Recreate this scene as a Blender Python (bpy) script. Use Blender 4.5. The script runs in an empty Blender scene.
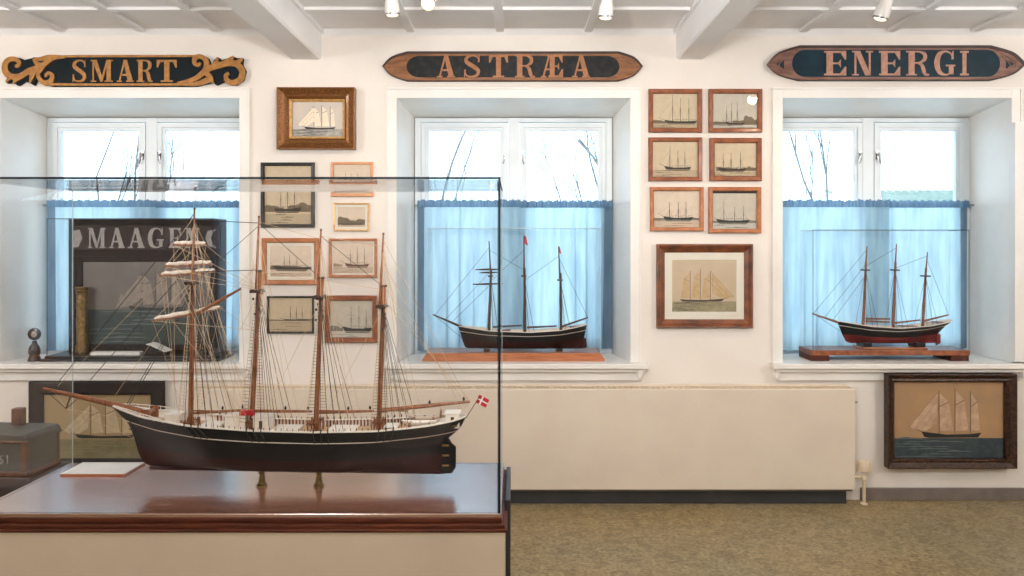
import bpy, bmesh, math, random
from mathutils import Vector, Matrix
random.seed(7)
PI = math.pi
SC = bpy.context.scene
COL = SC.collection
F, VX, VY, CH = 777.0, 514.0, 244.0, 1.42     # focal length in pixels, vanishing point, eye height
YW = 4.317                                     # inner face of the window wall
YG = 4.672                                     # plane of the window frames
ZC = 2.609                                     # ceiling

def P(px, py, Y):
    return Vector(((px - VX) * Y / F, Y, CH - (py - VY) * Y / F))
def PXx(px, Y): return (px - VX) * Y / F
def PZ(py, Y): return CH - (py - VY) * Y / F

# ------------------------------------------------------------------ materials
def lin(c):
    out = []
    for v in c:
        v /= 255.0
        out.append(v / 12.92 if v <= 0.04045 else ((v + 0.055) / 1.055) ** 2.4)
    return (*out, 1.0)

def M(name, col, rough=0.5, metal=0.0, col2=None, scale=18.0, stretch=(1, 1, 1), bump=0.0, coat=0.0,
      lo=0.35, hi=0.65, spec=0.5, detail=5.0, bscale=None):
    m = bpy.data.materials.new(name); m.use_nodes = True
    nt = m.node_tree; b = nt.nodes['Principled BSDF']
    b.inputs['Base Color'].default_value = lin(col)
    b.inputs['Roughness'].default_value = rough
    b.inputs['Metallic'].default_value = metal
    b.inputs['Coat Weight'].default_value = coat
    b.inputs['Coat Roughness'].default_value = 0.12
    b.inputs['Specular IOR Level'].default_value = spec
    if col2 or bump:
        tc = nt.nodes.new('ShaderNodeTexCoord'); mp = nt.nodes.new('ShaderNodeMapping')
        mp.inputs['Scale'].default_value = stretch
        n = nt.nodes.new('ShaderNodeTexNoise'); n.inputs['Scale'].default_value = scale
        n.inputs['Detail'].default_value = detail
        nt.links.new(tc.outputs['Object'], mp.inputs['Vector']); nt.links.new(mp.outputs['Vector'], n.inputs['Vector'])
        if col2:
            r = nt.nodes.new('ShaderNodeValToRGB')
            r.color_ramp.elements[0].position = lo; r.color_ramp.elements[1].position = hi
            r.color_ramp.elements[0].color = lin(col); r.color_ramp.elements[1].color = lin(col2)
            nt.links.new(n.outputs['Fac'], r.inputs['Fac']); nt.links.new(r.outputs['Color'], b.inputs['Base Color'])
        if bump:
            n2 = n
            if bscale:
                n2 = nt.nodes.new('ShaderNodeTexNoise'); n2.inputs['Scale'].default_value = bscale
                nt.links.new(mp.outputs['Vector'], n2.inputs['Vector'])
            bp = nt.nodes.new('ShaderNodeBump'); bp.inputs['Strength'].default_value = bump; bp.inputs['Distance'].default_value = 0.01
            nt.links.new(n2.outputs['Fac'], bp.inputs['Height']); nt.links.new(bp.outputs['Normal'], b.inputs['Normal'])
    return m

def emit(name, col, s):
    m = bpy.data.materials.new(name); m.use_nodes = True; nt = m.node_tree
    b = nt.nodes['Principled BSDF']; b.inputs['Base Color'].default_value = lin(col)
    b.inputs['Emission Color'].default_value = lin(col); b.inputs['Emission Strength'].default_value = s
    return m

def glassmat(name, tint=(255, 255, 255), f0=0.04, rough=0.0, gain=1.0):
    m = bpy.data.materials.new(name); m.use_nodes = True; nt = m.node_tree
    nt.nodes.remove(nt.nodes['Principled BSDF']); out = nt.nodes['Material Output']
    lw = nt.nodes.new('ShaderNodeLayerWeight'); lw.inputs['Blend'].default_value = 0.5
    pw = nt.nodes.new('ShaderNodeMath'); pw.operation = 'POWER'; pw.inputs[1].default_value = 5.0
    ml = nt.nodes.new('ShaderNodeMath'); ml.operation = 'MULTIPLY_ADD'; ml.inputs[1].default_value = (1 - f0) * gain; ml.inputs[2].default_value = f0
    t = nt.nodes.new('ShaderNodeBsdfTransparent'); t.inputs['Color'].default_value = lin(tint)
    g = nt.nodes.new('ShaderNodeBsdfGlossy'); g.inputs['Roughness'].default_value = rough
    mx = nt.nodes.new('ShaderNodeMixShader')
    nt.links.new(lw.outputs['Facing'], pw.inputs[0]); nt.links.new(pw.outputs[0], ml.inputs[0])
    nt.links.new(ml.outputs[0], mx.inputs['Fac']); nt.links.new(t.outputs[0], mx.inputs[1]); nt.links.new(g.outputs[0], mx.inputs[2])
    nt.links.new(mx.outputs[0], out.inputs['Surface'])
    return m

def clothmat(name, col, trans, tw=0.6, clear=0.0):
    m = bpy.data.materials.new(name); m.use_nodes = True; nt = m.node_tree
    nt.nodes.remove(nt.nodes['Principled BSDF']); out = nt.nodes['Material Output']
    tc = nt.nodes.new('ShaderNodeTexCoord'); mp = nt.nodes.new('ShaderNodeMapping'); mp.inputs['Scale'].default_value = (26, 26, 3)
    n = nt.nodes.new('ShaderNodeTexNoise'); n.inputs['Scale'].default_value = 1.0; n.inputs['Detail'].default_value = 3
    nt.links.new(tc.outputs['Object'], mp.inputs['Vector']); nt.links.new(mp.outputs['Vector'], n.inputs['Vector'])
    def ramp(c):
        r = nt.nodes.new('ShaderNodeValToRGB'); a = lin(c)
        r.color_ramp.elements[0].color = (a[0] * .76, a[1] * .8, a[2] * .86, 1); r.color_ramp.elements[1].color = a  # cloth variation in vertical streaks, deepened to stand in for fold shade
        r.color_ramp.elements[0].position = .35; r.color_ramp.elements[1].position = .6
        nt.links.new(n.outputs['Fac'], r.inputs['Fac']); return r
    d = nt.nodes.new('ShaderNodeBsdfDiffuse'); t = nt.nodes.new('ShaderNodeBsdfTranslucent')
    nt.links.new(ramp(col).outputs[0], d.inputs['Color']); nt.links.new(ramp(trans).outputs[0], t.inputs['Color'])
    mx = nt.nodes.new('ShaderNodeMixShader'); mx.inputs['Fac'].default_value = tw
    nt.links.new(d.outputs[0], mx.inputs[1]); nt.links.new(t.outputs[0], mx.inputs[2])
    last = mx
    if clear:
        tr = nt.nodes.new('ShaderNodeBsdfTransparent'); tr.inputs['Color'].default_value = lin((200, 226, 250))
        m2 = nt.nodes.new('ShaderNodeMixShader'); m2.inputs['Fac'].default_value = clear
        nt.links.new(mx.outputs[0], m2.inputs[1]); nt.links.new(tr.outputs[0], m2.inputs[2]); last = m2
    nt.links.new(last.outputs[0], out.inputs['Surface'])
    return m

WALL = M('painted wall', (234, 228, 221), .75, col2=(228, 221, 213), scale=3, bump=.05, bscale=60)
WHITE = M('white gloss paint', (238, 236, 232), .35, col2=(232, 229, 224), scale=5)
CEIL = M('ceiling paint', (240, 240, 240), .6, col2=(235, 235, 236), scale=4)
CREAM = M('cream radiator enamel', (222, 210, 194), .4, col2=(217, 204, 188), scale=4)
CREAMD = M('cream enamel fittings', (222, 205, 180), .35, col2=(206, 188, 160), scale=30)
PLINTH = M('beige plinth paint', (228, 214, 193), .6, col2=(221, 206, 185), scale=3)
FLOOR = M('speckled linoleum', (126, 110, 78), .42, col2=(184, 166, 132), scale=60, detail=14, lo=.3, hi=.72, bump=.12, bscale=120)
GREYB = M('grey baseboard paint', (118, 108, 100), .5, col2=(106, 97, 90), scale=12)
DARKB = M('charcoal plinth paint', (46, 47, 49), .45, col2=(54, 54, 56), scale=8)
BLACK = M('black lacquer', (20, 22, 24), .3, col2=(28, 29, 30), scale=30)
BACKP = M('matt dark backing board', (30, 26, 28), .7, col2=(40, 34, 35), scale=6, spec=.2)
MAHOG = M('varnished mahogany', (132, 78, 58), .25, col2=(172, 116, 92), scale=5, stretch=(1.2, 14, 14), coat=1, spec=.9, detail=8)
MAHOG.node_tree.nodes['Principled BSDF'].inputs['Coat IOR'].default_value = 4.0; MAHOG.node_tree.nodes['Principled BSDF'].inputs['Coat Roughness'].default_value = .2
MAHOGD = M('dark mahogany moulding', (62, 28, 18), .45, col2=(100, 50, 30), scale=6, stretch=(1, 22, 22), spec=.25, detail=8)
TEAK = M('orange varnished wood', (158, 92, 56), .3, col2=(188, 122, 84), scale=8, stretch=(1, 12, 12), coat=.4)
FW = M('reddish brown frame wood', (114, 62, 35), .4, col2=(148, 86, 50), scale=14, stretch=(2, 2, 2), coat=.25)
FW2 = M('light brown frame wood', (156, 94, 56), .42, col2=(184, 120, 78), scale=14, stretch=(2, 2, 2), coat=.2)
FW3 = M('dark walnut frame wood', (78, 40, 24), .35, col2=(128, 72, 42), scale=9, stretch=(1.5, 1.5, 1.5), coat=.3)
PINE = M('pale orange pine frame', (206, 142, 100), .45, col2=(222, 162, 120), scale=16)
BLKF = M('worn black frame paint', (30, 28, 24), .4, col2=(56, 50, 40), scale=40, lo=.5, hi=.75)
GOLD = M('gilded frame', (140, 92, 48), .34, metal=.55, col2=(98, 62, 32), scale=120, bump=.5, coat=.1)
GOLDL = M('bright gilt slip', (226, 186, 122), .35, metal=.3, col2=(200, 152, 92), scale=60)
BRONZE = M('dark bronzed frame', (40, 26, 18), .35, metal=.2, col2=(92, 54, 28), scale=70, bump=.5, lo=.45, hi=.75)
GILT = M('gold leaf paint', (168, 118, 52), .45, metal=.25, col2=(140, 92, 38), scale=40, bump=.2)
NAVY = M('blackish blue board paint', (10, 20, 26), .55, col2=(14, 26, 32), scale=10, spec=.15)
TEAL = M('deep teal board paint', (6, 34, 46), .45, col2=(12, 44, 56), scale=12, spec=.2)
SLATE = M('weathered black board paint', (30, 33, 36), .5, col2=(54, 50, 46), scale=25, lo=.45, hi=.8, spec=.2)
OAKB = M('worn brown board wood', (112, 70, 38), .45, col2=(150, 98, 54), scale=10, stretch=(1, 6, 6), bump=.2)
OAKD = M('dark red brown board wood', (100, 66, 54), .42, col2=(134, 94, 78), scale=10, stretch=(1, 6, 6), bump=.2)
EDGED = M('dark brown board edge', (40, 24, 16), .5, col2=(58, 36, 24), scale=20)
LETB = M('faded copper letters', (176, 118, 74), .5, col2=(150, 96, 58), scale=40)
LETP = M('dusty pink letters', (186, 140, 118), .5, col2=(160, 114, 92), scale=40)
LETW = M('pale grey letters', (150, 148, 146), .5, col2=(130, 128, 126), scale=30)
GLASS = glassmat('clear display glass', (255, 255, 255), .015)
GLASSW = glassmat('window glass', (250, 253, 255), .03)
GLASSP = glassmat('picture glass', (252, 252, 250), .035)
GEDGE = M('dark glass edge', (16, 27, 31), .6, col2=(22, 34, 38), scale=30, spec=.1)
GEDGL = M('pale glass edge', (176, 188, 190), .3, col2=(186, 196, 198), scale=30)
CHROME = M('brushed steel', (150, 150, 150), .3, metal=1)
BRASS = M('aged brass', (104, 86, 54), .4, metal=.8, col2=(150, 124, 80), scale=60, bump=.4)
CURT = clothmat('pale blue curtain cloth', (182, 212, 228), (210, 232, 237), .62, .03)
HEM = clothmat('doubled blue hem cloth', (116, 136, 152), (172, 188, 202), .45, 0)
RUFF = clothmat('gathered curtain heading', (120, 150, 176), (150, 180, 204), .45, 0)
HULLB = M('black hull paint', (9, 14, 19), .4, col2=(13, 18, 23), scale=20, spec=.3)
HULLR = M('dark red bottom paint', (44, 16, 19), .4, col2=(36, 13, 16), scale=12, spec=.3)
HULLR2 = M('brick red bottom paint', (110, 32, 34), .4, col2=(92, 26, 30), scale=12)
SHW = M('model white paint', (236, 230, 220), .45, col2=(226, 218, 206), scale=30)
DECK = M('model deck planks', (206, 178, 142), .5, col2=(190, 158, 120), scale=30, stretch=(1, 30, 1))
SPAR = M('varnished spar wood', (112, 64, 38), .4, col2=(146, 92, 58), scale=40, stretch=(3, 3, 1), coat=.2)
SPARD = M('dark spar wood', (62, 42, 32), .45, col2=(80, 56, 42), scale=40)
LINEB = M('tarred black line', (30, 27, 26), .6, col2=(40, 36, 34), scale=60)
LINEC = M('cream rigging line', (206, 182, 150), .6, col2=(184, 158, 124), scale=60)
SAILC = M('furled sail canvas', (238, 230, 218), .7, col2=(220, 208, 192), scale=80, bump=.3)
RED = M('signal red paint', (190, 30, 40), .45, col2=(176, 26, 36), scale=30)
FLAGW = M('flag white cloth', (240, 238, 236), .7, col2=(230, 228, 226), scale=30)
PAPERW = M('white card', (238, 238, 236), .5, col2=(228, 228, 226), scale=12)
MOUNT = M('ivory mount board', (246, 242, 236), .7, col2=(242, 237, 230), scale=10)
CHEST = M('grey green chest paint', (58, 58, 54), .5, col2=(74, 72, 66), scale=9)
CHESTT = M('worn brown chest trim', (104, 66, 46), .5, col2=(76, 48, 36), scale=16)
BENCH = M('dark stained bench wood', (52, 36, 28), .5, col2=(68, 48, 36), scale=8, stretch=(1, 8, 8))
BARK = M('grey bark', (146, 146, 146), .85, col2=(120, 116, 112), scale=12)
GRASS = M('light-bouncing lawn', (220, 226, 228), .9, col2=(206, 212, 212), scale=2)  # made pale so the ground bounces light up to the reveals
ROOFG = M('weathered green roof sheet', (150, 166, 156), .7, col2=(130, 148, 138), scale=4)
SHEDW = M('pale timber cladding', (190, 190, 186), .8, col2=(176, 176, 172), scale=4)
BULB = emit('lit bulb', (255, 226, 180), 14)
BULBD = emit('lit bulb seen from the side', (255, 226, 180), 5)

# ------------------------------------------------------------------ mesh builder
WLOC = {}
class MB:
    def __init__(s): s.v, s.f, s.mi, s.mats, s.sm, s.cur, s.smooth = [], [], [], [], [], 0, False
    def use(s, m, smooth=False):
        if m not in s.mats: s.mats.append(m)
        s.cur = s.mats.index(m); s.smooth = smooth; return s
    def add(s, pts, faces):
        o = len(s.v); s.v += [Vector(p) for p in pts]
        for f in faces: s.f.append([o + i for i in f]); s.mi.append(s.cur); s.sm.append(s.smooth)
        return s
    def eps(s): s.n = getattr(s, 'n', -1) + 1; return .00004 * (s.n % 12)      # keeps overlapping boards off one another's plane
    def quad(s, a, b, c, d): return s.add([a, b, c, d], [(0, 1, 2, 3)])
    def poly(s, pts): return s.add(pts, [tuple(range(len(pts)))])
    def box(s, x0, x1, y0, y1, z0, z1):
        e = s.eps(); x0 -= e; x1 += e; y0 -= e; y1 += e; z0 -= e; z1 += e
        p = [(x, y, z) for z in (z0, z1) for y in (y0, y1) for x in (x0, x1)]
        return s.add(p, [(0, 2, 3, 1), (4, 5, 7, 6), (0, 1, 5, 4), (2, 6, 7, 3), (0, 4, 6, 2), (1, 3, 7, 5)])
    def prism(s, pl, y0, y1):               # polygon in x,z pushed along y
        e = s.eps(); y0, y1 = (y0 - e, y1 + e) if y0 < y1 else (y0 + e, y1 - e)
        n = len(pl); p = [(x, y0, z) for x, z in pl] + [(x, y1, z) for x, z in pl]
        fs = [tuple(range(n)), tuple(range(2 * n - 1, n - 1, -1))] + [(i, n + i, n + (i + 1) % n, (i + 1) % n) for i in range(n)]
        return s.add(p, fs)
    def ribbon(s, pts, ws, y0, y1):          # stroke of varying width in x,z, pushed along y
        L, R = [], []
        for i, (x, z) in enumerate(pts):
            a = pts[max(i - 1, 0)]; b = pts[min(i + 1, len(pts) - 1)]
            dx, dz = b[0] - a[0], b[1] - a[1]; l = math.hypot(dx, dz) or 1
            nx, nz = -dz / l * ws[i] / 2, dx / l * ws[i] / 2
            L.append((x + nx, z + nz)); R.append((x - nx, z - nz))
        return s.prism(L + R[::-1], y0, y1)
    def tube(s, pts, r, n=8, caps=True):
        pts = [Vector(p) for p in pts]; rs = r if isinstance(r, (list, tuple)) else [r] * len(pts)
        o = []; ref = Vector((0, 0, 1))
        d0 = (pts[-1] - pts[0])
        if d0.length and abs(d0.normalized().z) > .9: ref = Vector((0, 1, 0))
        for i, p in enumerate(pts):
            d = (pts[min(i + 1, len(pts) - 1)] - pts[max(i - 1, 0)]).normalized()
            u = d.cross(ref)
            if u.length < 1e-4: u = d.cross(Vector((1, 0, 0)))
            u.normalize(); w = d.cross(u)
            o += [p + (u * math.cos(2 * PI * k / n) + w * math.sin(2 * PI * k / n)) * rs[i] for k in range(n)]
        fs = [(i * n + k, i * n + (k + 1) % n, (i + 1) * n + (k + 1) % n, (i + 1) * n + k) for i in range(len(pts) - 1) for k in range(n)]
        if caps: fs += [tuple(range(n))[::-1], tuple((len(pts) - 1) * n + k for k in range(n))]
        return s.add(o, fs)
    def lathe(s, c, prof, n=20, axis=None):
        c = Vector(c); o = []
        q = Vector((0, 0, 1)).rotation_difference(Vector(axis)) if axis is not None else None
        for r, z in prof:
            for k in range(n):
                v = Vector((r * math.cos(2 * PI * k / n), r * math.sin(2 * PI * k / n), z))
                if q: v.rotate(q)
                o.append(c + v)
        m = len(prof)
        fs = [(i * n + k, i * n + (k + 1) % n, (i + 1) * n + (k + 1) % n, (i + 1) * n + k) for i in range(m - 1) for k in range(n)]
        fs += [tuple(range(n))[::-1], tuple((m - 1) * n + k for k in range(n))]
        return s.add(o, fs)
    def grid(s, rows):                        # rows of points
        n = len(rows[0]); o = [p for r in rows for p in r]
        return s.add(o, [(i * n + j, i * n + j + 1, (i + 1) * n + j + 1, (i + 1) * n + j) for i in range(len(rows) - 1) for j in range(n - 1)])
    def xf(s, mat, start=0):
        for i in range(start, len(s.v)): s.v[i] = mat @ s.v[i]
        return s
    def build(s, name, parent=None, label=None, bevel=0, recalc=True, solid=0, origin=None):
        lo = Vector([min(v[i] for v in s.v) for i in range(3)]); hi = Vector([max(v[i] for v in s.v) for i in range(3)])
        org = Vector(origin) if origin is not None else Vector(((lo.x + hi.x) / 2, (lo.y + hi.y) / 2, lo.z))
        me = bpy.data.meshes.new(name)
        me.from_pydata([v - org for v in s.v], [], s.f)
        for m in s.mats: me.materials.append(m)
        for p, i, sm in zip(me.polygons, s.mi, s.sm): p.material_index = i; p.use_smooth = sm
        if recalc:
            bm = bmesh.new(); bm.from_mesh(me); bmesh.ops.recalc_face_normals(bm, faces=bm.faces); bm.to_mesh(me); bm.free()
        if any(s.sm): me.set_sharp_from_angle(angle=math.radians(40))
        me.update()
        o = bpy.data.objects.new(name, me); COL.objects.link(o)
        if parent: o.parent = parent; o.location = org - WLOC[parent]
        else: o.location = org
        WLOC[o] = org
        if bevel:
            b = o.modifiers.new('bevel', 'BEVEL'); b.width = bevel; b.segments = 2; b.limit_method = 'ANGLE'
        if solid:
            b = o.modifiers.new('thickness', 'SOLIDIFY'); b.thickness = solid
        if label: o['label'] = label
        return o

def tag(o, label, cat, group=None, kind=None):
    o['label'] = label; o['category'] = cat
    if group: o['group'] = group
    if kind: o['kind'] = kind
    return o
def thing(name, label, cat, loc, group=None):
    o = bpy.data.objects.new(name, None); COL.objects.link(o); o.location = loc; o.empty_display_size = .1
    WLOC[o] = Vector(loc); return tag(o, label, cat, group)
def struct(o, label, cat): return tag(o, label, cat, None, 'structure')
def smoothpath(pts, k=6):
    out = []
    n = len(pts)
    for i in range(n - 1):
        p0, p1, p2, p3 = pts[max(i - 1, 0)], pts[i], pts[i + 1], pts[min(i + 2, n - 1)]
        for j in range(k):
            t = j / k
            out.append(tuple(.5 * ((2 * b) + (-a + c) * t + (2 * a - 5 * b + 4 * c - d) * t * t + (-a + 3 * b - 3 * c + d) * t ** 3)
                             for a, b, c, d in zip(p0, p1, p2, p3)))
    out.append(tuple(pts[-1])); return out
def interp(tab, x):
    if x <= tab[0][0]: return tab[0][1]
    for (a, b), (c, d) in zip(tab, tab[1:]):
        if x <= c: return b + (d - b) * (x - a) / (c - a)
    return tab[-1][1]

# ------------------------------------------------------------------ the room
XL, XR, YB = -4.6, 3.9, -4.2
YO = 4.72                                      # outer face of the window wall
WIN = [dict(o=(PXx(2, YW), PXx(240, YW)), f=(-2.808, -1.548)),
       dict(o=(PXx(397, YW), PXx(630, YW)), f=(PXx(415, YG), PXx(612, YG))),
       dict(o=(PXx(782, YW), PXx(1010, YW)), f=(PXx(766, YG), PXx(970, YG)))]
ZT, ZTF = PZ(98.5, YW), PZ(118, YG)            # head of the opening, head of the frame
ZS = PZ(362, YW)                               # window sill
ZSB = PZ(352.5, YG)

mb = MB().use(WALL)
xs = [XL]
for w in WIN: xs += list(w['o'])
xs.append(XR)
def q(x0, x1, z0, z1, y): mb.quad((x0, y, z0), (x1, y, z0), (x1, y, z1), (x0, y, z1))
for y in (YW, YO):
    e = xs if y == YW else [XL] + [v for w in WIN for v in w['f']] + [XR]
    zb, zt = (ZS, ZT) if y == YW else (ZSB - .02, ZTF)
    q(XL, XR, 0, zb, y); q(XL, XR, zt, ZC, y)
    for i in range(0, 8, 2): q(e[i], e[i + 1], zb, zt, y)
mb.use(WHITE)
for w in WIN:                                  # splayed reveals
    a, b = w['o']; c, d = w['f']
    mb.quad((a, YW, ZS), (a, YW, ZT), (c, YO, ZTF), (c, YO, ZSB - .02))
    mb.quad((b, YW, ZT), (b, YW, ZS), (d, YO, ZSB - .02), (d, YO, ZTF))
    mb.quad((a, YW, ZT), (b, YW, ZT), (d, YO, ZTF), (c, YO, ZTF))
    mb.quad((a, YW, ZS), (c, YO, ZSB - .02), (d, YO, ZSB - .02), (b, YW, ZS))
struct(mb.build('wall_back', recalc=False), 'white plastered wall with three deep window recesses', 'wall')
struct(MB().use(WALL).box(XL - .1, XL, YB, YO, 0, ZC).build('wall_left'), 'plain white wall at the left end of the room', 'wall')
struct(MB().use(WALL).box(XR, XR + .1, YB, YO, 0, ZC).build('wall_right'), 'plain white wall at the right end of the room', 'wall')
struct(MB().use(WALL).box(XL, XR, YB - .1, YB, 0, ZC).build('wall_front'), 'plain white wall opposite the windows', 'wall')
struct(MB().use(FLOOR).box(XL, XR, YB, YO, -.05, 0).build('floor'), 'olive beige speckled linoleum floor', 'floor')

mb = MB().use(CEIL).box(XL, XR, YB, YO, ZC, ZC + .06)
BT = .016
for px in (-22, 63, 143, 218, 411, 500, 588, 802, 889, 973, 1058):
    x = PXx(px, YW); mb.box(x - .022, x + .022, YB, YW, ZC - BT, ZC + .001)
for y in (3.914, 3.40, 2.9, 2.4, 1.9, 1.4, .9, .4, -.1, -.6):
    mb.box(XL, XR, y - .022, y + .022, ZC - BT, ZC + .001)
struct(mb.build('ceiling', bevel=.003), 'white boarded ceiling divided into panels by battens', 'ceiling')
mb = MB().use(CEIL)
mb.prism([(0, 0), (0, .03), (.03, .03)], XL, XR)
for i, v in enumerate(mb.v): mb.v[i] = Vector((v.y, YW - v.x if False else YW - (.03 - v.z) * 0 - v.x, ZC - .03 + v.z))
struct(mb.build('trim_1'), 'slim cornice where the ceiling meets the window wall', 'cornice')
for i, (a, b) in enumerate(((290, 321.5), (676, 704))):
    x0, x1 = PXx(a, YW), PXx(b, YW); z0 = PZ(59.5, YW)
    mb = MB().use(CEIL)
    c = .012
    mb.prism([(x0 + c, z0), (x1 - c, z0), (x1, z0 + c), (x1, ZC + .001), (x0, ZC + .001), (x0, z0 + c)], YB, YW + .001)
    for s, x in ((-1, x0), (1, x1)):
        mb.box(min(x, x + s * .018), max(x, x + s * .018), YB, YW, ZC - .022, ZC - .001)
    struct(mb.build(('trim_2', 'trim_3')[i], bevel=.002), ('deep white ceiling beam between the left and middle windows', 'deep white ceiling beam between the middle and right windows')[i], 'beam')

# casings, sills
def casing(i, x0, x1):
    w = .058; y0, y1 = YW - .014, YW + .002
    mb = MB().use(WHITE)
    mb.box(x0 - w, x0, y0, y1, ZS, ZT + w); mb.box(x1, x1 + w, y0, y1, ZS, ZT + w); mb.box(x0, x1, y0, y1, ZT, ZT + w)
    for a, b in ((x0 - w, x0 - w + .01), (x1 + w - .01, x1 + w)): mb.box(a, b, y0 - .006, y0 + .002, ZS, ZT + w)
    mb.box(x0 - w, x1 + w, y0 - .006, y0 + .002, ZT + w - .01, ZT + w)
    return mb.build('trim_%d' % (4 + i), bevel=.002)
def sill(i, x0, x1, endl, endr):
    mb = MB().use(WHITE)
    mb.box(x0, x1, YW - .075, YW + .002, ZS - .028, ZS)
    mb.box(x0 + .012, x1 - .012, YW - .05, YW + .002, ZS - .05, ZS - .028)
    mb.box(x0 + .03, x1 - .03, YW - .022, YW + .002, ZS - .10, ZS - .05)
    a, b = WIN[i]['o']; c, d = WIN[i]['f']
    mb.add([(a, YW, ZS), (b, YW, ZS), (d, YG - .02, ZS), (c, YG - .02, ZS)], [(0, 1, 2, 3)])
    for e in (endl, endr):
        if e is not None:
            mb.prism([(e - .012, ZS - .028), (e + .012, ZS - .028), (e + .012, ZS - .06), (e - .004, ZS - .085), (e - .012, ZS - .085)], YW - .055, YW + .002)
    return mb.build('trim_%d' % (7 + i), bevel=.003)
NAMES = ('left', 'middle', 'right')
for i, w in enumerate(WIN):
    struct(casing(i, *w['o']), 'white moulded casing around the %s window recess' % NAMES[i], 'window casing')
    struct(sill(i, w['o'][0] - .07, w['o'][1] + (.09 if i == 1 else .08), w['o'][0] - .04, w['o'][1] + .05),
           'white window sill with apron under the %s window' % NAMES[i], 'window sill')

# windows: frame, two casements, panes, handles
WFR = M('window frame paint', (228, 236, 240), .4, col2=(222, 231, 236), scale=6)
for i, w in enumerate(WIN):
    x0, x1 = w['f']; cx = (x0 + x1) / 2; u = YG / F
    root = thing('window_%d' % (i + 1), 'white double casement window in the %s recess' % NAMES[i], 'window', ((x0 + x1) / 2, YG, ZSB))
    root['kind'] = 'structure'
    zt, zb = ZTF, ZSB - .018
    mb = MB().use(WFR)
    t = 6 * u
    mb.box(x0, x0 + t, YG, YO, zb, zt); mb.box(x1 - t, x1, YG, YO, zb, zt)
    mb.box(x0, x1, YG, YO, zt - 4 * u, zt); mb.box(x0, x1, YG, YO, zb, zb + .03)
    mb.box(cx - 5.5 * u, cx + 5.5 * u, YG - .004, YO, zb, zt)
    mb.build('window_frame', root, bevel=.002)
    for s in (-1, 1):
        a, b = sorted((cx + s * 6 * u, (x0 + t + .002) if s < 0 else (x1 - t - .002)))
        sz0, sz1 = zb + .034, zt - 5 * u
        bw = 7.5 * u
        m2 = MB().use(WFR); y0, y1 = YG - .008, YG + .034
        for fr, yy0, yy1 in ((bw * .6, y0, y1), (bw, y0 + .01, y1)):
            m2.box(a, a + fr, yy0, yy1, sz0, sz1); m2.box(b - fr, b, yy0, yy1, sz0, sz1)
            m2.box(a, b, yy0, yy1, sz1 - fr, sz1); m2.box(a, b, yy0, yy1, sz0, sz0 + fr * 1.3)
        sash = m2.build('casement', root, bevel=.0015)
        MB().use(GLASSW).box(a + bw - .004, b - bw + .004, YG + .01, YG + .014, sz0 + bw, sz1 - bw + .004).build('pane', sash)
        hx = cx + s * 8.5 * u; hz = PZ(155, YG)
        h = MB().use(CHROME, True)
        h.tube([(hx, YG - .008, hz), (hx, YG - .03, hz)], .006, 8)
        h.tube([(hx, YG - .028, hz + .012), (hx + s * .004, YG - .03, hz - .03), (hx + s * .012, YG - .028, hz - .055)], [.006, .005, .004], 8)
        h.box(hx - .009, hx + .009, YG - .012, YG - .006, hz - .028, hz + .022)
        h.build('handle', sash, label='small metal window handle')

# baseboard
struct(MB().use(GREYB).box(PXx(860, YW), XR, YW - .014, YW, 0, .068).build('baseboard_right', bevel=.003), 'grey painted baseboard right of the radiator', 'baseboard')
struct(MB().use(GREYB).box(XL, PXx(190, YW), YW - .014, YW, 0, .068).build('baseboard_left', bevel=.003), 'grey painted baseboard left of the radiator', 'baseboard')
# pale upright panel at the right edge
mb = MB().use(WHITE); xa = PXx(1015, 4.26)
mb.box(xa, xa + .34, 4.26, YW - .001, PZ(362, 4.26), PZ(122, 4.26))
for k in range(2):
    z0 = PZ(352, 4.26) + k * .64; mb.box(xa + .05, xa + .29, 4.252, 4.262, z0, z0 + .58)
struct(mb.build('trim_10', bevel=.003), 'pale grey upright panel right of the right window', 'wall panel')

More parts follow.
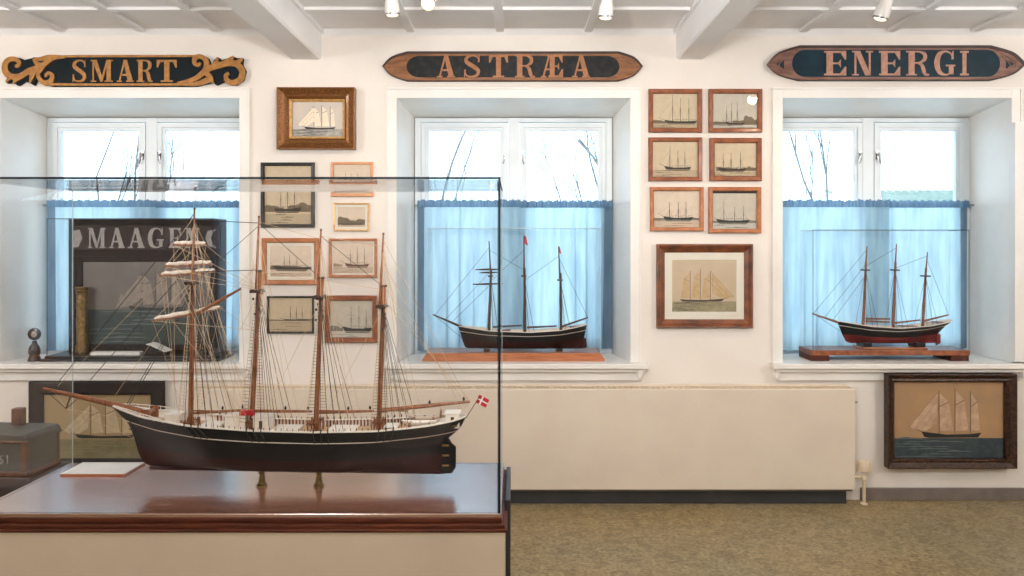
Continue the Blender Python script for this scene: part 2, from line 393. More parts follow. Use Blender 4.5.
# ------------------------------------------------------------------ curtains
def curtain(x0, x1, yb, label, ztop, zbot, seed, flare=0, hem=None):
    rnd = random.Random(seed)
    root = thing('cafe_curtain', label, 'curtain', ((x0 + x1) / 2, yb, zbot), 'short blue cafe curtains')
    ph = [rnd.uniform(0, 6.28) for _ in range(6)]; W = x1 - x0
    n = 260
    def fold(x, v):
        k = x - x0; a = .45 + .75 * v; g = .55 + .45 * math.sin(k * 9 + ph[2]); w = k * 58 + 2.2 * math.sin(k * 13 + ph[0]) + .5 * v * math.sin(k * 7 + ph[3])
        e = min(1, k / .03, (x1 - x) / .03) if W else 1
        return a * e * (.024 * g * math.cos(w) + .006 * math.cos(k * 23 + ph[5])), yb + a * (.014 * g * math.sin(w) + .004 * math.sin(k * 24 + ph[1]))
    rows = []
    for j in range(15):
        v = j / 14; z = ztop - .022 + (zbot - ztop + .022) * v; row = []
        for i in range(n + 1):
            x = x0 + W * i / n; dx, y = fold(x, v); row.append(Vector((x + dx, y, z + (.003 * math.sin(i * .2 + ph[4]) if j == 14 else 0))))
        rows.append(row)
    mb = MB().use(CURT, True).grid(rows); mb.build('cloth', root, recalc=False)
    # bottom hem and side hems of doubled cloth
    if hem:
        for side in hem:
            k0, k1 = (0, max(2, int(n * .043 / W))) if side < 0 else (n - max(2, int(n * .043 / W)), n)
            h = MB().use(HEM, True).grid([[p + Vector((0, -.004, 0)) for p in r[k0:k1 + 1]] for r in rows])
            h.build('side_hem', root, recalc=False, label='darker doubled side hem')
    # ruffled heading above the rod
    m = 150; rr = []
    for j in range(4):
        z = ztop - .026 + j * .014
        rr.append([Vector((x0 + W * i / m, yb + (-.012 if yb < YC else -.026) + .004 * math.sin(i * 1.55 + ph[0]) + .002 * math.sin(i * .7), z + (.004 * math.sin(i * .53 + ph[1]) + .003 * math.sin(i * 1.37 + ph[2]) + .002 * math.sin(i * 2.9) if j == 3 else 0))) for i in range(m + 1)])
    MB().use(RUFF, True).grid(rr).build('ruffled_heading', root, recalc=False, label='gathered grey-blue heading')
    return root
YC = 4.602
for i, (w, pxs) in enumerate(zip(WIN, ((50, 154, 255), (418, 517, 613), (762, 884, 970.5)))):
    zt, zb = PZ(203, YC), PZ(350, YC)
    x0, xm, x1 = [PXx(p, YC) for p in pxs]
    if i == 0: x1 = w['f'][1] - .004
    rod = MB().use(CHROME, True).tube([(w['f'][0] + .003, YC + .026, zt - .012), (w['f'][1] - .003, YC + .026, zt - .012)], .005, 10)
    tag(rod.build('curtain_rod'), 'thin metal curtain rod across the %s window' % NAMES[i], 'curtain rod', 'curtain rods')
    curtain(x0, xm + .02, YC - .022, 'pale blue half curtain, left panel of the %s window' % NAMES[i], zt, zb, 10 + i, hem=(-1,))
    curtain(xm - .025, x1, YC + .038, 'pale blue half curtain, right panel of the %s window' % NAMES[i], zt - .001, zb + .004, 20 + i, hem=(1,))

# ------------------------------------------------------------------ lettering
def glyph(mb, ch, x0, x1, z0, z1, y0, y1):
    w, h = x1 - x0, z1 - z0
    T = lambda u, v: (x0 + u * w, z0 + v * h)
    def R(a, b, c, d): mb.prism([T(a, b), T(c, b), T(c, d), T(a, d)], y0, y1)
    def Q(*pts): mb.prism([T(*p) for p in pts], y0, y1)
    def S(pts, ws):
        pp = smoothpath([(a, b, c) for (a, b), c in zip(pts, ws)], 5)
        mb.ribbon([T(a, b) for a, b, c in pp], [c * h * .9 for a, b, c in pp], y0, y1)
    if ch == 'I': R(.27, 0, .73, 1); R(0, 0, 1, .08); R(0, .92, 1, 1)
    elif ch == 'T':
        R(.37, 0, .63, 1); R(0, .91, 1, 1); Q((0, .92), (0, .66), (.07, .66), (.2, .92)); Q((1, .92), (.8, .92), (.93, .66), (1, .66)); R(.2, 0, .8, .07)
    elif ch == 'E':
        R(.1, 0, .4, 1); R(0, .92, 1, 1); R(0, 0, 1, .08); Q((.74, .93), (1, .93), (1, .64), (.94, .64)); Q((.72, .07), (.95, .36), (1, .36), (1, .07))
        R(.38, .46, .74, .53); Q((.62, .5), (.76, .66), (.76, .33))
    elif ch == 'N':
        R(.11, 0, .2, 1); R(.79, 0, .88, 1); Q((.1, 1), (.38, 1), (.88, 0), (.62, 0)); R(0, 0, .31, .06); R(0, .94, .3, 1); R(.66, .94, 1, 1)
    elif ch == 'M':
        R(.08, 0, .15, 1); R(.72, 0, .92, 1); Q((.06, 1), (.28, 1), (.56, .08), (.45, 0)); Q((.72, 1), (.82, 1), (.53, 0), (.45, .04)); R(0, 0, .24, .06); R(.63, 0, 1, .06); R(0, .94, .2, 1); R(.78, .94, 1, 1)
    elif ch == 'A':
        Q((.38, 1), (.6, 1), (.96, 0), (.66, 0)); Q((.42, 1), (.52, 1), (.19, 0), (.1, 0)); R(.27, .28, .72, .36); R(0, 0, .3, .06); R(.56, 0, 1, .06)
    elif ch == 'R':
        R(.1, 0, .37, 1); R(0, 0, .47, .06); R(0, .94, .5, 1)
        S([(.36, .97), (.6, .96), (.8, .86), (.8, .66), (.6, .53), (.36, .51)], [.06, .08, .16, .16, .08, .06])
        S([(.5, .52), (.68, .42), (.76, .2), (.83, .05), (1, .03)], [.08, .15, .18, .13, .06])
    elif ch == 'Æ':
        Q((.34, 1), (.42, 1), (.14, 0), (.06, 0)); R(.4, 0, .62, 1); R(.2, .32, .42, .39); R(.28, .92, .98, 1); R(.34, 0, 1, .08); R(0, 0, .24, .06)
        Q((.8, .93), (.98, .93), (.98, .66), (.94, .66)); Q((.78, .07), (.95, .36), (1, .36), (1, .07)); R(.6, .46, .8, .53); Q((.72, .5), (.82, .66), (.82, .33))
    elif ch == 'G':
        S([(.88, .70), (.78, .9), (.52, .98), (.24, .85), (.13, .5), (.24, .15), (.52, .03), (.74, .08), (.84, .22)], [.04, .07, .08, .2, .24, .2, .08, .08, .1])
        R(.7, .05, .92, .42); R(.56, .37, 1, .44); Q((.82, .66), (.92, .66), (.92, 1), (.88, 1))
    elif ch == 'S':
        S([(.88, .74), (.78, .92), (.5, .97), (.22, .88), (.17, .72), (.38, .58), (.62, .46), (.84, .3), (.78, .1), (.48, .03), (.2, .08), (.1, .28)],
          [.04, .07, .08, .14, .18, .2, .2, .18, .14, .08, .07, .04])
        Q((.82, .68), (.92, .68), (.92, 1), (.88, 1)); Q((.06, 0), (.1, 0), (.16, .34), (.06, .34))
def letters(root, text, pxs, y0p, y1p, Y, mat, th=.004):
    for ch, (a, b) in zip(text, pxs):
        mb = MB().use(mat); glyph(mb, ch, PXx(a, Y), PXx(b, Y), PZ(y1p, Y), PZ(y0p, Y), Y - th, Y)
        mb.build('letter', root, label='letter %s' % ch)

def halfround(cx, cz, r, n, a0, a1): return [(cx + r * math.cos(a0 + (a1 - a0) * i / n), cz + r * math.sin(a0 + (a1 - a0) * i / n)) for i in range(n + 1)]

def lens_board(name, label, tipl, sl, sr, tipr, yt, yb, yc, il, ir, mats, text, pxs, ly, diamond=False):
    Y = YW - .03; wood, edge, panel, let = mats
    root = thing(name, label, 'name board', P((tipl + tipr) / 2, yb, YW - .015), 'ship name boards over the windows')
    top = smoothpath([(tipl, yc), (tipl + (sl - tipl) * .35, yc + (yt - yc) * .62), (sl, yt)], 6)
    tr = smoothpath([(sr, yt), (tipr - (tipr - sr) * .35, yc + (yt - yc) * .62), (tipr, yc)], 6)
    bl = smoothpath([(tipr, yc), (tipr - (tipr - sr) * .35, yc + (yb - yc) * .62), (sr, yb)], 6)
    bt = smoothpath([(sl, yb), (tipl + (sl - tipl) * .35, yc + (yb - yc) * .62), (tipl, yc)], 6)
    out = top + tr + bl[1:] + bt[:-1]
    toW = lambda pl, y: [(PXx(a, y), PZ(b, y)) for a, b in pl]
    MB().use(edge).prism(toW(out, YW), Y, YW - .001).build('board', root, label='dark board edge', bevel=.002)
    cx, cy = (tipl + tipr) / 2, yc
    ins = [(cx + (a - cx) * .992, cy + (b - cy) * .9) for a, b in out]
    ro = 1
    iy0, iy1 = yt + 3.4, yb - 4.6
    hy, ry = (iy0 + iy1) / 2, (iy1 - iy0) / 2
    inner = [(il + 13 + 13 * math.cos(PI / 2 + PI * k / 16), hy - ry * math.sin(PI / 2 + PI * k / 16)) for k in range(17)] + \
            [(ir - 13 + 13 * math.cos(-PI / 2 + PI * k / 16), hy - ry * math.sin(-PI / 2 + PI * k / 16)) for k in range(17)]
    # wooden face with carved rim: outer band, then sunk panel
    MB().use(wood).prism(toW(ins, Y), Y - .006, Y + .001).build('carved_face', root, bevel=.002)
    Yp = Y - .0062
    mb = MB().use(panel).prism(toW(inner, Yp), Yp - .0012, Yp + .001)
    mb.build('lettered_panel', root, label='dark painted panel')
    if diamond:
        for a, s in ((tipl + 16, 1), (tipr - 15, -1)):
            mb = MB().use(panel).prism(toW([(a - 6 * s, yc - 1), (a + 2 * s, yc - 5.5), (a + 2 * s, yc + 4)], Yp), Yp - .0012, Yp + .001)
            mb.build('painted_wedge', root, label='small dark painted wedge')
    # carved ridges at the pointed ends
    for tip, s, e in ((tipl, 1, il), (tipr, -1, ir)):
        mb = MB().use(wood)
        for k in range(2):
            a = tip + s * (7 + 6 * k)
            pts = smoothpath([(e + s * 1, yt + 5), (a + s * 2, yc - 4 + k), (a, yc), (a + s * 2, yc + 4 - k), (e + s * 1, yb - 6)], 4)
            mb.ribbon(toW(pts, Yp), [.004] * len(pts), Yp - .003, Yp + .001)
        mb.build('carved_ridge', root)
    letters(root, text, pxs, ly[0], ly[1], Yp - .001, let, .003)
lens_board('name_board', 'brown board with pointed ends reading ASTRÆA over the middle window', 383, 408, 618, 642, 52.5, 82, 67, 406.5, 619.5,
           (OAKB, EDGED, SLATE, LETB), 'ASTRÆA', ((437, 455), (463, 481), (489, 508), (515, 535), (541, 563), (572, 590)), (55, 77.3))
lens_board('name_board', 'teal board with pointed brown ends reading ENERGI over the right window', 766, 798, 988, 1023, 46.5, 81.5, 65, 792, 1000,
           (OAKD, EDGED, TEAL, LETP), 'ENERGI', ((824, 846), (852, 873), (879, 900), (906, 929), (934, 955), (960, 968.5)), (51, 75.5), True)

# SMART board with gilded scroll ends
def smart_board():
    Y = YW - .028
    root = thing('name_board', 'black board with gilded scroll ends reading SMART over the left window', 'name board', P(124, 86, YW - .014), 'ship name boards over the windows')
    W = lambda pl, y=Y: [(PXx(a, y), PZ(b, y)) for a, b in pl]
    out = [(3, 68), (6, 61), (13, 57), (20, 58), (24, 60), (32, 58), (34, 57), (40, 58), (50, 55.5), (100, 55), (160, 54.8), (202, 55), (208, 58), (211, 66), (214, 60), (218, 57), (222, 60), (228, 58), (233, 56), (237, 58),
           (243, 58), (242, 64), (245.5, 71), (243, 80), (236, 85), (228, 84), (224, 81), (216, 85), (213, 82), (196, 86), (150, 86.2), (100, 86.2), (50, 86), (43, 84), (37, 77), (33, 85), (28, 82), (24, 81), (17, 85.5), (14, 82), (6, 83), (8, 79), (4, 74)]
    MB().use(NAVY).prism(W(out, Y), Y, YW - .001).build('board', root, bevel=.0015)
    g = MB().use(GILT)
    g.ribbon(W([(48, 57), (80, 56.4), (200, 56.2)]), [.013] * 3, Y - .008, Y + .001)
    g.ribbon(W([(45, 84.5), (100, 84.8), (198, 84.6)]), [.014] * 3, Y - .008, Y + .001)
    g.build('gilded_rim', root, bevel=.002, label='gilded top and bottom rim')
    def scroll(pts, ws, name='scrollwork'):
        pp = smoothpath([(a, b, c) for (a, b), c in zip(pts, ws)], 6)
        return W([(a, b) for a, b, c in pp]), [c / 180 for a, b, c in pp]
    L = MB().use(GILT)
    for pts, ws in (
        ([(66, 57.5), (55, 58.5), (47, 63), (42, 69), (39, 75), (42, 81), (47, 83.5), (52, 81), (53, 76), (50, 73.5), (47, 75), (47.5, 77.5)], [2, 4, 5, 5, 4, 4.5, 5, 5, 4, 3.5, 3, 2.5]),
        ([(62, 56.5), (50, 57.5), (41, 59.5), (35, 58.5)], [2, 4.5, 4, 1.5]),
        ([(44, 65), (37, 69), (29, 72), (22, 76), (13, 77), (7, 73), (6, 65), (10, 60), (16, 59.5), (20, 62.5), (19, 66), (16, 66.5)], [5, 6, 6, 5, 6, 6, 5.5, 5, 4.5, 4, 3.5, 2.5]),
        ([(36, 69), (33, 76), (31, 83)], [6, 5, 1]), ([(24, 75), (18, 79), (14, 84)], [6, 5, 1.2]), ([(12, 77), (9, 80), (7, 82.5)], [5, 3, 1]),
        ([(42, 66), (37, 63), (34, 59)], [5, 4, 1.2])):
        a, b = scroll(pts, ws); L.ribbon(a, b, Y - .011, Y + .001)
    L.build('scrollwork', root, bevel=.002, label='gilded left scroll')
    Rr = MB().use(GILT)
    for pts, ws in (
        ([(178, 83.5), (190, 81), (199, 77), (206, 70), (207, 62), (203, 57.5), (198, 57), (195, 60), (195.5, 64), (199, 65.5), (201, 63)], [2, 4, 5, 5.5, 5, 4.5, 4.5, 4.5, 4, 3.5, 2.5]),
        ([(186, 84.8), (200, 83.5), (209, 80), (213, 82)], [2, 4.5, 5, 2]),
        ([(205, 72), (212, 68), (221, 65.5), (229, 63.5), (237, 64.5), (242.5, 71), (241, 79), (234, 83), (228, 81), (226.5, 76), (229.5, 73.5)], [5, 6, 6, 6, 6, 5.5, 5.5, 5.5, 5, 4, 3]),
        ([(213, 68), (217, 63), (218, 57.5)], [6, 4.5, 1]), ([(226, 64), (231, 60), (234, 56.5)], [6, 5, 1.2]), ([(235, 64), (240, 61.5), (242.5, 58.5)], [5, 4, 1]),
        ([(205, 73), (211, 77), (214, 83)], [5, 4, 1.2])):
        a, b = scroll(pts, ws); Rr.ribbon(a, b, Y - .011, Y + .001)
    Rr.build('scrollwork', root, bevel=.002, label='gilded right scroll')
    letters(root, 'SMART', ((72, 87), (91, 113), (117, 134), (137, 153), (157, 177)), 60, 82, Y, GILT, .004)
smart_board()

# ------------------------------------------------------------------ pictures
def pm(name, c, c2=None, s=25, rough=.55): return M(name, c, rough, col2=c2 or tuple(max(0, v - 12) for v in c), scale=s, lo=.3, hi=.7)
# floor: broad warm and grey patches under the fine speckle
_nt = FLOOR.node_tree; _b = _nt.nodes['Principled BSDF']; _n = _nt.nodes.new('ShaderNodeTexNoise'); _n.inputs['Scale'].default_value = 1.3; _n.inputs['Detail'].default_value = 4
_tc = [n for n in _nt.nodes if n.type == 'TEX_COORD'][0]; _src = _b.inputs['Base Color'].links[0].from_socket
_r = _nt.nodes.new('ShaderNodeValToRGB'); _r.color_ramp.elements[0].position = .35; _r.color_ramp.elements[1].position = .65
_r.color_ramp.elements[0].color = (1, .93, .76, 1); _r.color_ramp.elements[1].color = (.86, .9, .92, 1)
_m = _nt.nodes.new('ShaderNodeMix'); _m.data_type = 'RGBA'; _m.blend_type = 'MULTIPLY'; _m.inputs[0].default_value = 1
_v = _nt.nodes.new('ShaderNodeTexNoise'); _v.inputs['Scale'].default_value = 14; _v.inputs['Detail'].default_value = 9; _v.inputs['Distortion'].default_value = 1.2
_r2 = _nt.nodes.new('ShaderNodeValToRGB'); _r2.color_ramp.elements[0].position = .36; _r2.color_ramp.elements[1].position = .6
_r2.color_ramp.elements[0].color = (.66, .64, .6, 1); _r2.color_ramp.elements[1].color = (1, 1, 1, 1)
_m2 = _nt.nodes.new('ShaderNodeMix'); _m2.data_type = 'RGBA'; _m2.blend_type = 'MULTIPLY'; _m2.inputs[0].default_value = 1
for _x in (_n, _v): _nt.links.new(_tc.outputs['Object'], _x.inputs['Vector'])
_nt.links.new(_n.outputs['Fac'], _r.inputs['Fac']); _nt.links.new(_v.outputs['Fac'], _r2.inputs['Fac'])
_nt.links.new(_src, _m.inputs[6]); _nt.links.new(_r.outputs[0], _m.inputs[7]); _nt.links.new(_m.outputs[2], _m2.inputs[6]); _nt.links.new(_r2.outputs[0], _m2.inputs[7])
_nt.links.new(_m2.outputs[2], _b.inputs['Base Color'])
SEP = dict(sky=pm('sepia photograph sky', (222, 204, 180)), sea=pm('sepia photograph water', (198, 180, 156), s=60), ink=pm('sepia photograph dark', (48, 42, 38)), mid=pm('sepia photograph mid tone', (126, 110, 92), s=60), sail=pm('sepia photograph light', (216, 202, 178)))
GRY = dict(sky=pm('grey photograph sky', (216, 208, 198)), sea=pm('grey photograph water', (206, 204, 200), s=60), ink=pm('grey photograph dark', (44, 46, 47)), mid=pm('grey photograph mid tone', (130, 128, 122), s=60), sail=pm('grey photograph light', (214, 210, 202)))
PINK = dict(sky=pm('faded photograph sky', (236, 218, 204)), sea=pm('faded photograph water', (216, 196, 180), s=60), ink=pm('faded photograph dark', (110, 72, 62)), mid=pm('faded photograph mid tone', (164, 140, 122), s=60), sail=pm('faded photograph light', (232, 220, 208)))
OILG = dict(sky=pm('oil painting grey sky', (190, 184, 178), (206, 194, 180), 9), sea=pm('oil painting grey sea', (122, 124, 122), (176, 170, 160), 30), ink=pm('oil painting dark', (52, 44, 40)), mid=pm('oil painting foam', (86, 88, 86), s=40), sail=pm('oil painting sail', (238, 222, 200)))
OILY = dict(sky=pm('oil painting ochre sky', (170, 132, 92), (150, 122, 92), 8), sea=pm('oil painting green sea', (30, 44, 50), (52, 66, 70), 30), ink=pm('oil painting black hull', (24, 26, 28)), mid=pm('oil painting wave crest', (88, 98, 98), s=40), sail=pm('oil painting tan sail', (196, 166, 138), (158, 126, 102), 20))
PRN = dict(sky=pm('colour print sky', (208, 188, 164), (218, 200, 178), 9), sea=pm('colour print sea', (146, 138, 112), (176, 166, 138), 30), ink=pm('colour print hull', (70, 52, 46)), mid=pm('colour print wave', (112, 108, 90), s=40), sail=pm('colour print sail', (218, 190, 152), (200, 168, 130), 30))
DIM = dict(sky=pm('dim oil sky', (112, 108, 104), (94, 90, 88), 9), sea=pm('dim oil sea', (32, 52, 54), (46, 66, 66), 20), ink=pm('dim oil hull', (34, 34, 36)), mid=pm('dim oil crest', (96, 108, 106), s=40), sail=pm('dim oil sail', (150, 140, 128), (124, 116, 108), 30))
KHA = dict(sky=pm('faded print sky', (182, 156, 122), (168, 144, 114), 9), sea=pm('faded print sea', (120, 112, 84), (146, 136, 104), 20), ink=pm('faded print hull', (44, 48, 50)), mid=pm('faded print crest', (150, 142, 112), s=40), sail=pm('faded print sail', (214, 196, 168), (190, 168, 138), 30))

class Art:
    def __init__(s, x0, x1, z0, z1, y): s.x0, s.x1, s.z0, s.z1, s.y, s.k, s.mb = x0, x1, z0, z1, y, 0, MB()
    def poly(s, m, pts):
        s.k += 1; y = s.y - .00004 * s.k
        w, h = s.x1 - s.x0, s.z1 - s.z0
        cl = lambda t: min(1, max(0, t))
        s.mb.use(m).poly([(s.x0 + cl(u) * w, y, s.z0 + cl(v) * h) for u, v in pts])
    def line(s, m, a, b, wd):
        w, h = s.x1 - s.x0, s.z1 - s.z0
        dx, dz = (b[0] - a[0]) * w, (b[1] - a[1]) * h; l = math.hypot(dx, dz) or 1
        nx, nz = -dz / l * wd / 2 / w, dx / l * wd / 2 / h
        s.poly(m, [(a[0] + nx, a[1] + nz), (b[0] + nx, b[1] + nz), (b[0] - nx, b[1] - nz), (a[0] - nx, a[1] - nz)])
def seascape(A, pal, hz, waves=6, seed=1):
    r = random.Random(seed)
    A.poly(pal['sky'], [(0, 0), (1, 0), (1, 1), (0, 1)])
    A.poly(pal['sea'], [(0, 0), (1, 0), (1, hz), (0, hz)])
    for k in range(waves):
        v = hz * (k + .5) / waves; u = r.uniform(-.1, .4); L = r.uniform(.25, .6); a = r.uniform(.01, .028)
        top = [(u + L * i / 8, v + a * math.sin(i / 8 * PI) + .006 * math.sin(i * 2.1)) for i in range(9)]
        A.poly(pal['mid'], top + [(u + L * i / 8, v - .004 + .3 * a * math.sin(i / 8 * PI)) for i in range(8, -1, -1)])
def sailing(A, pal, hz, x0, x1, masts, top, bow=-1, hull=.06, square=False):
    L = x1 - x0; b = x0 if bow < 0 else x1; st = x1 if bow < 0 else x0; s = 1 if bow < 0 else -1
    X = lambda t: b + s * L * t
    A.poly(pal['ink'], [(X(-.02), hz + hull), (X(.03), hz - hull * .15), (X(.1), hz - hull * .35), (X(.94), hz - hull * .3), (X(1), hz + hull * .75), (X(.8), hz + hull * .45), (X(.4), hz + hull * .35)])
    A.line(pal['ink'], (X(0), hz + hull * .9), (X(-.24), hz + hull * 2.2), .0022)
    n = len(masts)
    for i, t in enumerate(masts):
        h = top * (1 - .06 * abs(i - 1)); nx = (masts[i + 1] if i + 1 < n else t + (1 - t) * 1.02)
        base = hz + hull * .8
        A.poly(pal['sail'], [(X(t + .012), base + .02), (X(t + .012), base + h * .62), (X(t + (nx - t) * .62), base + h * .74), (X(nx - .03), base + .03)])
        A.poly(pal['sail'], [(X(t + .015), base + h * .66), (X(t + .012), base + h * .97), (X(t + (nx - t) * .58), base + h * .77)])
        A.line(pal['ink'], (X(t + .01), base + h * .64), (X(t + (nx - t) * .62), base + h * .75), .0016)
        A.line(pal['ink'], (X(t), base - .01), (X(t), base + h * 1.02), .0026)
        if square and i == 0:
            for k in range(3):
                z = base + h * (.25 + .24 * k); ww = .16 - .03 * k
                A.poly(pal['sail'], [(X(t - ww), z), (X(t - ww * .85), z + h * .2), (X(t + ww * .5), z + h * .2), (X(t + ww * .6), z)])
    for k in range(3):
        e = -.22 + .09 * k; m0 = masts[0]; h = top
        A.poly(pal['sail'], [(X(e), hz + hull * (2.1 - .45 * k)), (X(m0 - .02), hz + hull + h * (.9 - .2 * k)), (X(m0 - .05), hz + hull + h * (.38 - .1 * k)), (X(e + .1), hz + hull * 1.2)])
        A.line(pal['ink'], (X(e), hz + hull * (2.1 - .45 * k)), (X(m0), hz + hull + h * (.95 - .2 * k)), .0008)
def moored(A, pal, hz, x0, x1, masts, tops, bow=-1, hull=.07, shore=None, yards=0):
    L = x1 - x0; s = 1 if bow < 0 else -1; b = x0 if bow < 0 else x1
    X = lambda t: b + s * L * t
    if shore:
        for (a, c, hh) in shore:
            pts = [(a + (c - a) * i / 10, hz + hh * (.7 + .2 * math.sin(i * .55 + a * 9) + .1 * math.sin(i * 1.3))) for i in range(11)]
            A.poly(pal['mid'], [(a, hz - .03), (c, hz - .03)] + pts[::-1])
    A.poly(pal['ink'], [(X(-.02), hz + hull), (X(.04), hz - hull * .1), (X(.1), hz - hull * .3), (X(.95), hz - hull * .3), (X(1), hz + hull * .7), (X(.75), hz + hull * .4), (X(.35), hz + hull * .4)])
    A.poly(pal['mid'], [(X(.05), hz - hull * .35), (X(.95), hz - hull * .35), (X(.9), hz - hull * .85), (X(.12), hz - hull * .8)])
    A.line(pal['ink'], (X(0), hz + hull * .9), (X(-.2), hz + hull * 1.9), .0016)
    for i, (t, tp) in enumerate(zip(masts, tops)):
        A.line(pal['ink'], (X(t), hz + hull * .3), (X(t), hz + tp * .62), .0032)
        A.line(pal['ink'], (X(t), hz + tp * .6), (X(t), hz + tp), .0018)
        for d in (-.11, .11): A.line(pal['mid'], (X(t + d), hz + hull * .4), (X(t), hz + tp * .6), .0009)
        nx = masts[i + 1] if i + 1 < len(masts) else 1
        A.line(pal['ink'], (X(t + .01), hz + hull * .9), (X(nx - .03), hz + hull * 1.15), .0013)
        if yards and i == 0:
            for k in range(yards): A.line(pal['ink'], (X(t - .12), hz + tp * (.5 + .16 * k)), (X(t + .12), hz + tp * (.5 + .16 * k)), .0014)
    A.line(pal['mid'], (X(-.18), hz + hull * 1.8), (X(masts[0]), hz + tops[0] * .8), .0007)

PROF = {'flat': lambda w, d: [(0, 0), (0, d * .8), (w * .12, d), (w * .82, d * .9), (w, d * .62), (w, .003)],
        'deep': lambda w, d: [(0, 0), (0, d), (w * .1, d * 1.02), (w * .35, d * .8), (w * .6, d * .62), (w * .8, d * .7), (w, d * .45), (w, .003)],
        'scoop': lambda w, d: [(0, 0), (0, d * .6), (w * .14, d), (w * .3, d * .95), (w * .55, d * .55), (w * .9, d * .35), (w, d * .25), (w, .003)]}
def ringframe(mb, x0, x1, z0, z1, prof, yb):
    R = [[(x0 + i, yb - o, z0 + i), (x1 - i, yb - o, z0 + i), (x1 - i, yb - o, z1 - i), (x0 + i, yb - o, z1 - i)] for i, o in prof]
    for a, b in zip(R, R[1:]):
        for k in range(4): mb.quad(a[k], a[(k + 1) % 4], b[(k + 1) % 4], b[k])
def picture(label, x0, y0, x1, y1, w, fm, art, prof='flat', d=.022, mount=0, slip=None, group='framed ship pictures on the wall', cat='picture', yb=YW - .003, glass=True, Y=None, mgl=None):
    Yr = (Y or yb) - d * .5
    X0, X1, Z0, Z1 = PXx(x0, Yr), PXx(x1, Yr), PZ(y1, Yr), PZ(y0, Yr); W = w / 180.0
    root = thing('framed_picture', label, cat, ((X0 + X1) / 2, yb, Z0), group)
    mb = MB().use(fm); ringframe(mb, X0, X1, Z0, Z1, PROF[prof](W, d), yb)
    mb.box(X0 + .002, X1 - .002, yb - .003, yb, Z0 + .002, Z1 - .002)
    mb.build('frame', root)
    if slip:
        s = MB().use(slip[0]); sw = slip[1] / 180
        ringframe(s, X0 + W - .002, X1 - W + .002, Z0 + W - .002, Z1 - W + .002, [(0, .003), (0, d * .42), (sw * .3, d * .5), (sw, d * .3), (sw, .003)], yb)
        s.build('gilt_slip', root, label='bright gilt inner slip'); W += sw
    m = mount / 180.0
    if mount:
        s = MB().use(mgl or MOUNT); ringframe(s, X0 + W - .001, X1 - W + .001, Z0 + W - .001, Z1 - W + .001, [(0, .0035), (0, .0062), (m, .0062), (m + .001, .0038)], yb)
        s.build('mount', root, label='pale mount board')
    W += m
    A = Art(X0 + W - .001, X1 - W + .001, Z0 + W - .001, Z1 - W + .001, yb - .0036); art(A)
    A.mb.build('print', root, recalc=False)
    if glass:
        g = W - m
        MB().use(GLASSP).box(X0 + g, X1 - g, yb - .0095, yb - .0078, Z0 + g, Z1 - g).build('glass', root)
    return root

def a_gold(A): seascape(A, OILG, .22, 7, 3); sailing(A, OILG, .235, .24, .86, (.3, .55, .82), .62, square=True, hull=.055)
def a1(A): seascape(A, SEP, .14, 3, 1); moored(A, SEP, .17, .27, 1.0, (.24, .48, .74), (.8, .7, .68), hull=.075, shore=[(0, .3, .08)])
def a2(A): seascape(A, GRY, .13, 3, 2); moored(A, SEP, .13, .3, .72, (.04, .3, .6), (.5, .6, .62), hull=.06, shore=[(0, .5, .07), (.45, 1, .16), (.7, 1, .26)])
def a3(A): seascape(A, SEP, .2, 4, 3); moored(A, SEP, .24, .27, .86, (.2, .5, .76), (.62, .5, .48), hull=.075)
def a4(A): seascape(A, SEP, .14, 4, 4); moored(A, SEP, .19, .1, .76, (.18, .46, .8), (.5, .52, .55), hull=.07, shore=[(.05, .55, .1), (.4, 1, .08), (.8, 1, .12)])
def a5(A): seascape(A, PINK, .2, 3, 5); moored(A, GRY, .23, .22, .86, (.2, .5, .76), (.45, .46, .46), hull=.08, shore=[(0, .4, .03), (.6, 1, .05)])
def a6(A): seascape(A, GRY, .18, 3, 6); moored(A, GRY, .19, .1, .84, (.22, .55, .82), (.55, .4, .42), hull=.08, shore=[(0, .2, .03), (.8, 1, .06)])
_a6 = a6
def a6(A): _a6(A); A.poly(GRY['ink'], [(0, .94), (1, .94), (1, 1), (0, 1)])
def a_big(A): seascape(A, PRN, .2, 7, 7); sailing(A, PRN, .215, .12, .8, (.3, .53, .76), .56, bow=1, hull=.04)
def a_low(A): seascape(A, OILY, .26, 8, 8); sailing(A, OILY, .285, .27, .8, (.28, .55, .81), .56, hull=.06)
def a_b(A): seascape(A, SEP, .18, 4, 9); moored(A, SEP, .24, .2, .78, (.25, .5, .75), (.5, .55, .4), bow=1, hull=.06, shore=[(0, .4, .1), (.5, 1, .14)])
def a_c1(A): seascape(A, PINK, .2, 3, 10); moored(A, PINK, .3, .2, .8, (.2, .45, .75), (.4, .4, .4), hull=.06)
def a_c2(A): seascape(A, PINK, .2, 2, 11); moored(A, SEP, .14, .1, .9, (.3, .5, .7), (.25, .25, .2), hull=.05, shore=[(0, .6, .42), (.4, 1, .3)])
def a_d1(A): seascape(A, PINK, .12, 3, 12); moored(A, SEP, .26, .08, .95, (.3, .45, .65), (.4, .45, .4), hull=.1, shore=[(0, 1, .12)])
def a_d2(A): seascape(A, PINK, .2, 3, 13); moored(A, PINK, .25, .3, .9, (.22, .5, .8), (.52, .6, .55), hull=.09, shore=[(0, .22, .08)], yards=2)
def a_e1(A): seascape(A, SEP, .3, 3, 14); moored(A, SEP, .34, .36, .9, (.25, .5, .75), (.4, .42, .4), hull=.03, shore=[(0, .35, .02), (.35, 1, .04)])
def a_e2(A): seascape(A, GRY, .14, 3, 15); moored(A, GRY, .2, .3, .98, (.28, .55, .8), (.6, .66, .55), hull=.1, shore=[(0, .3, .14), (.8, 1, .08)], yards=2)
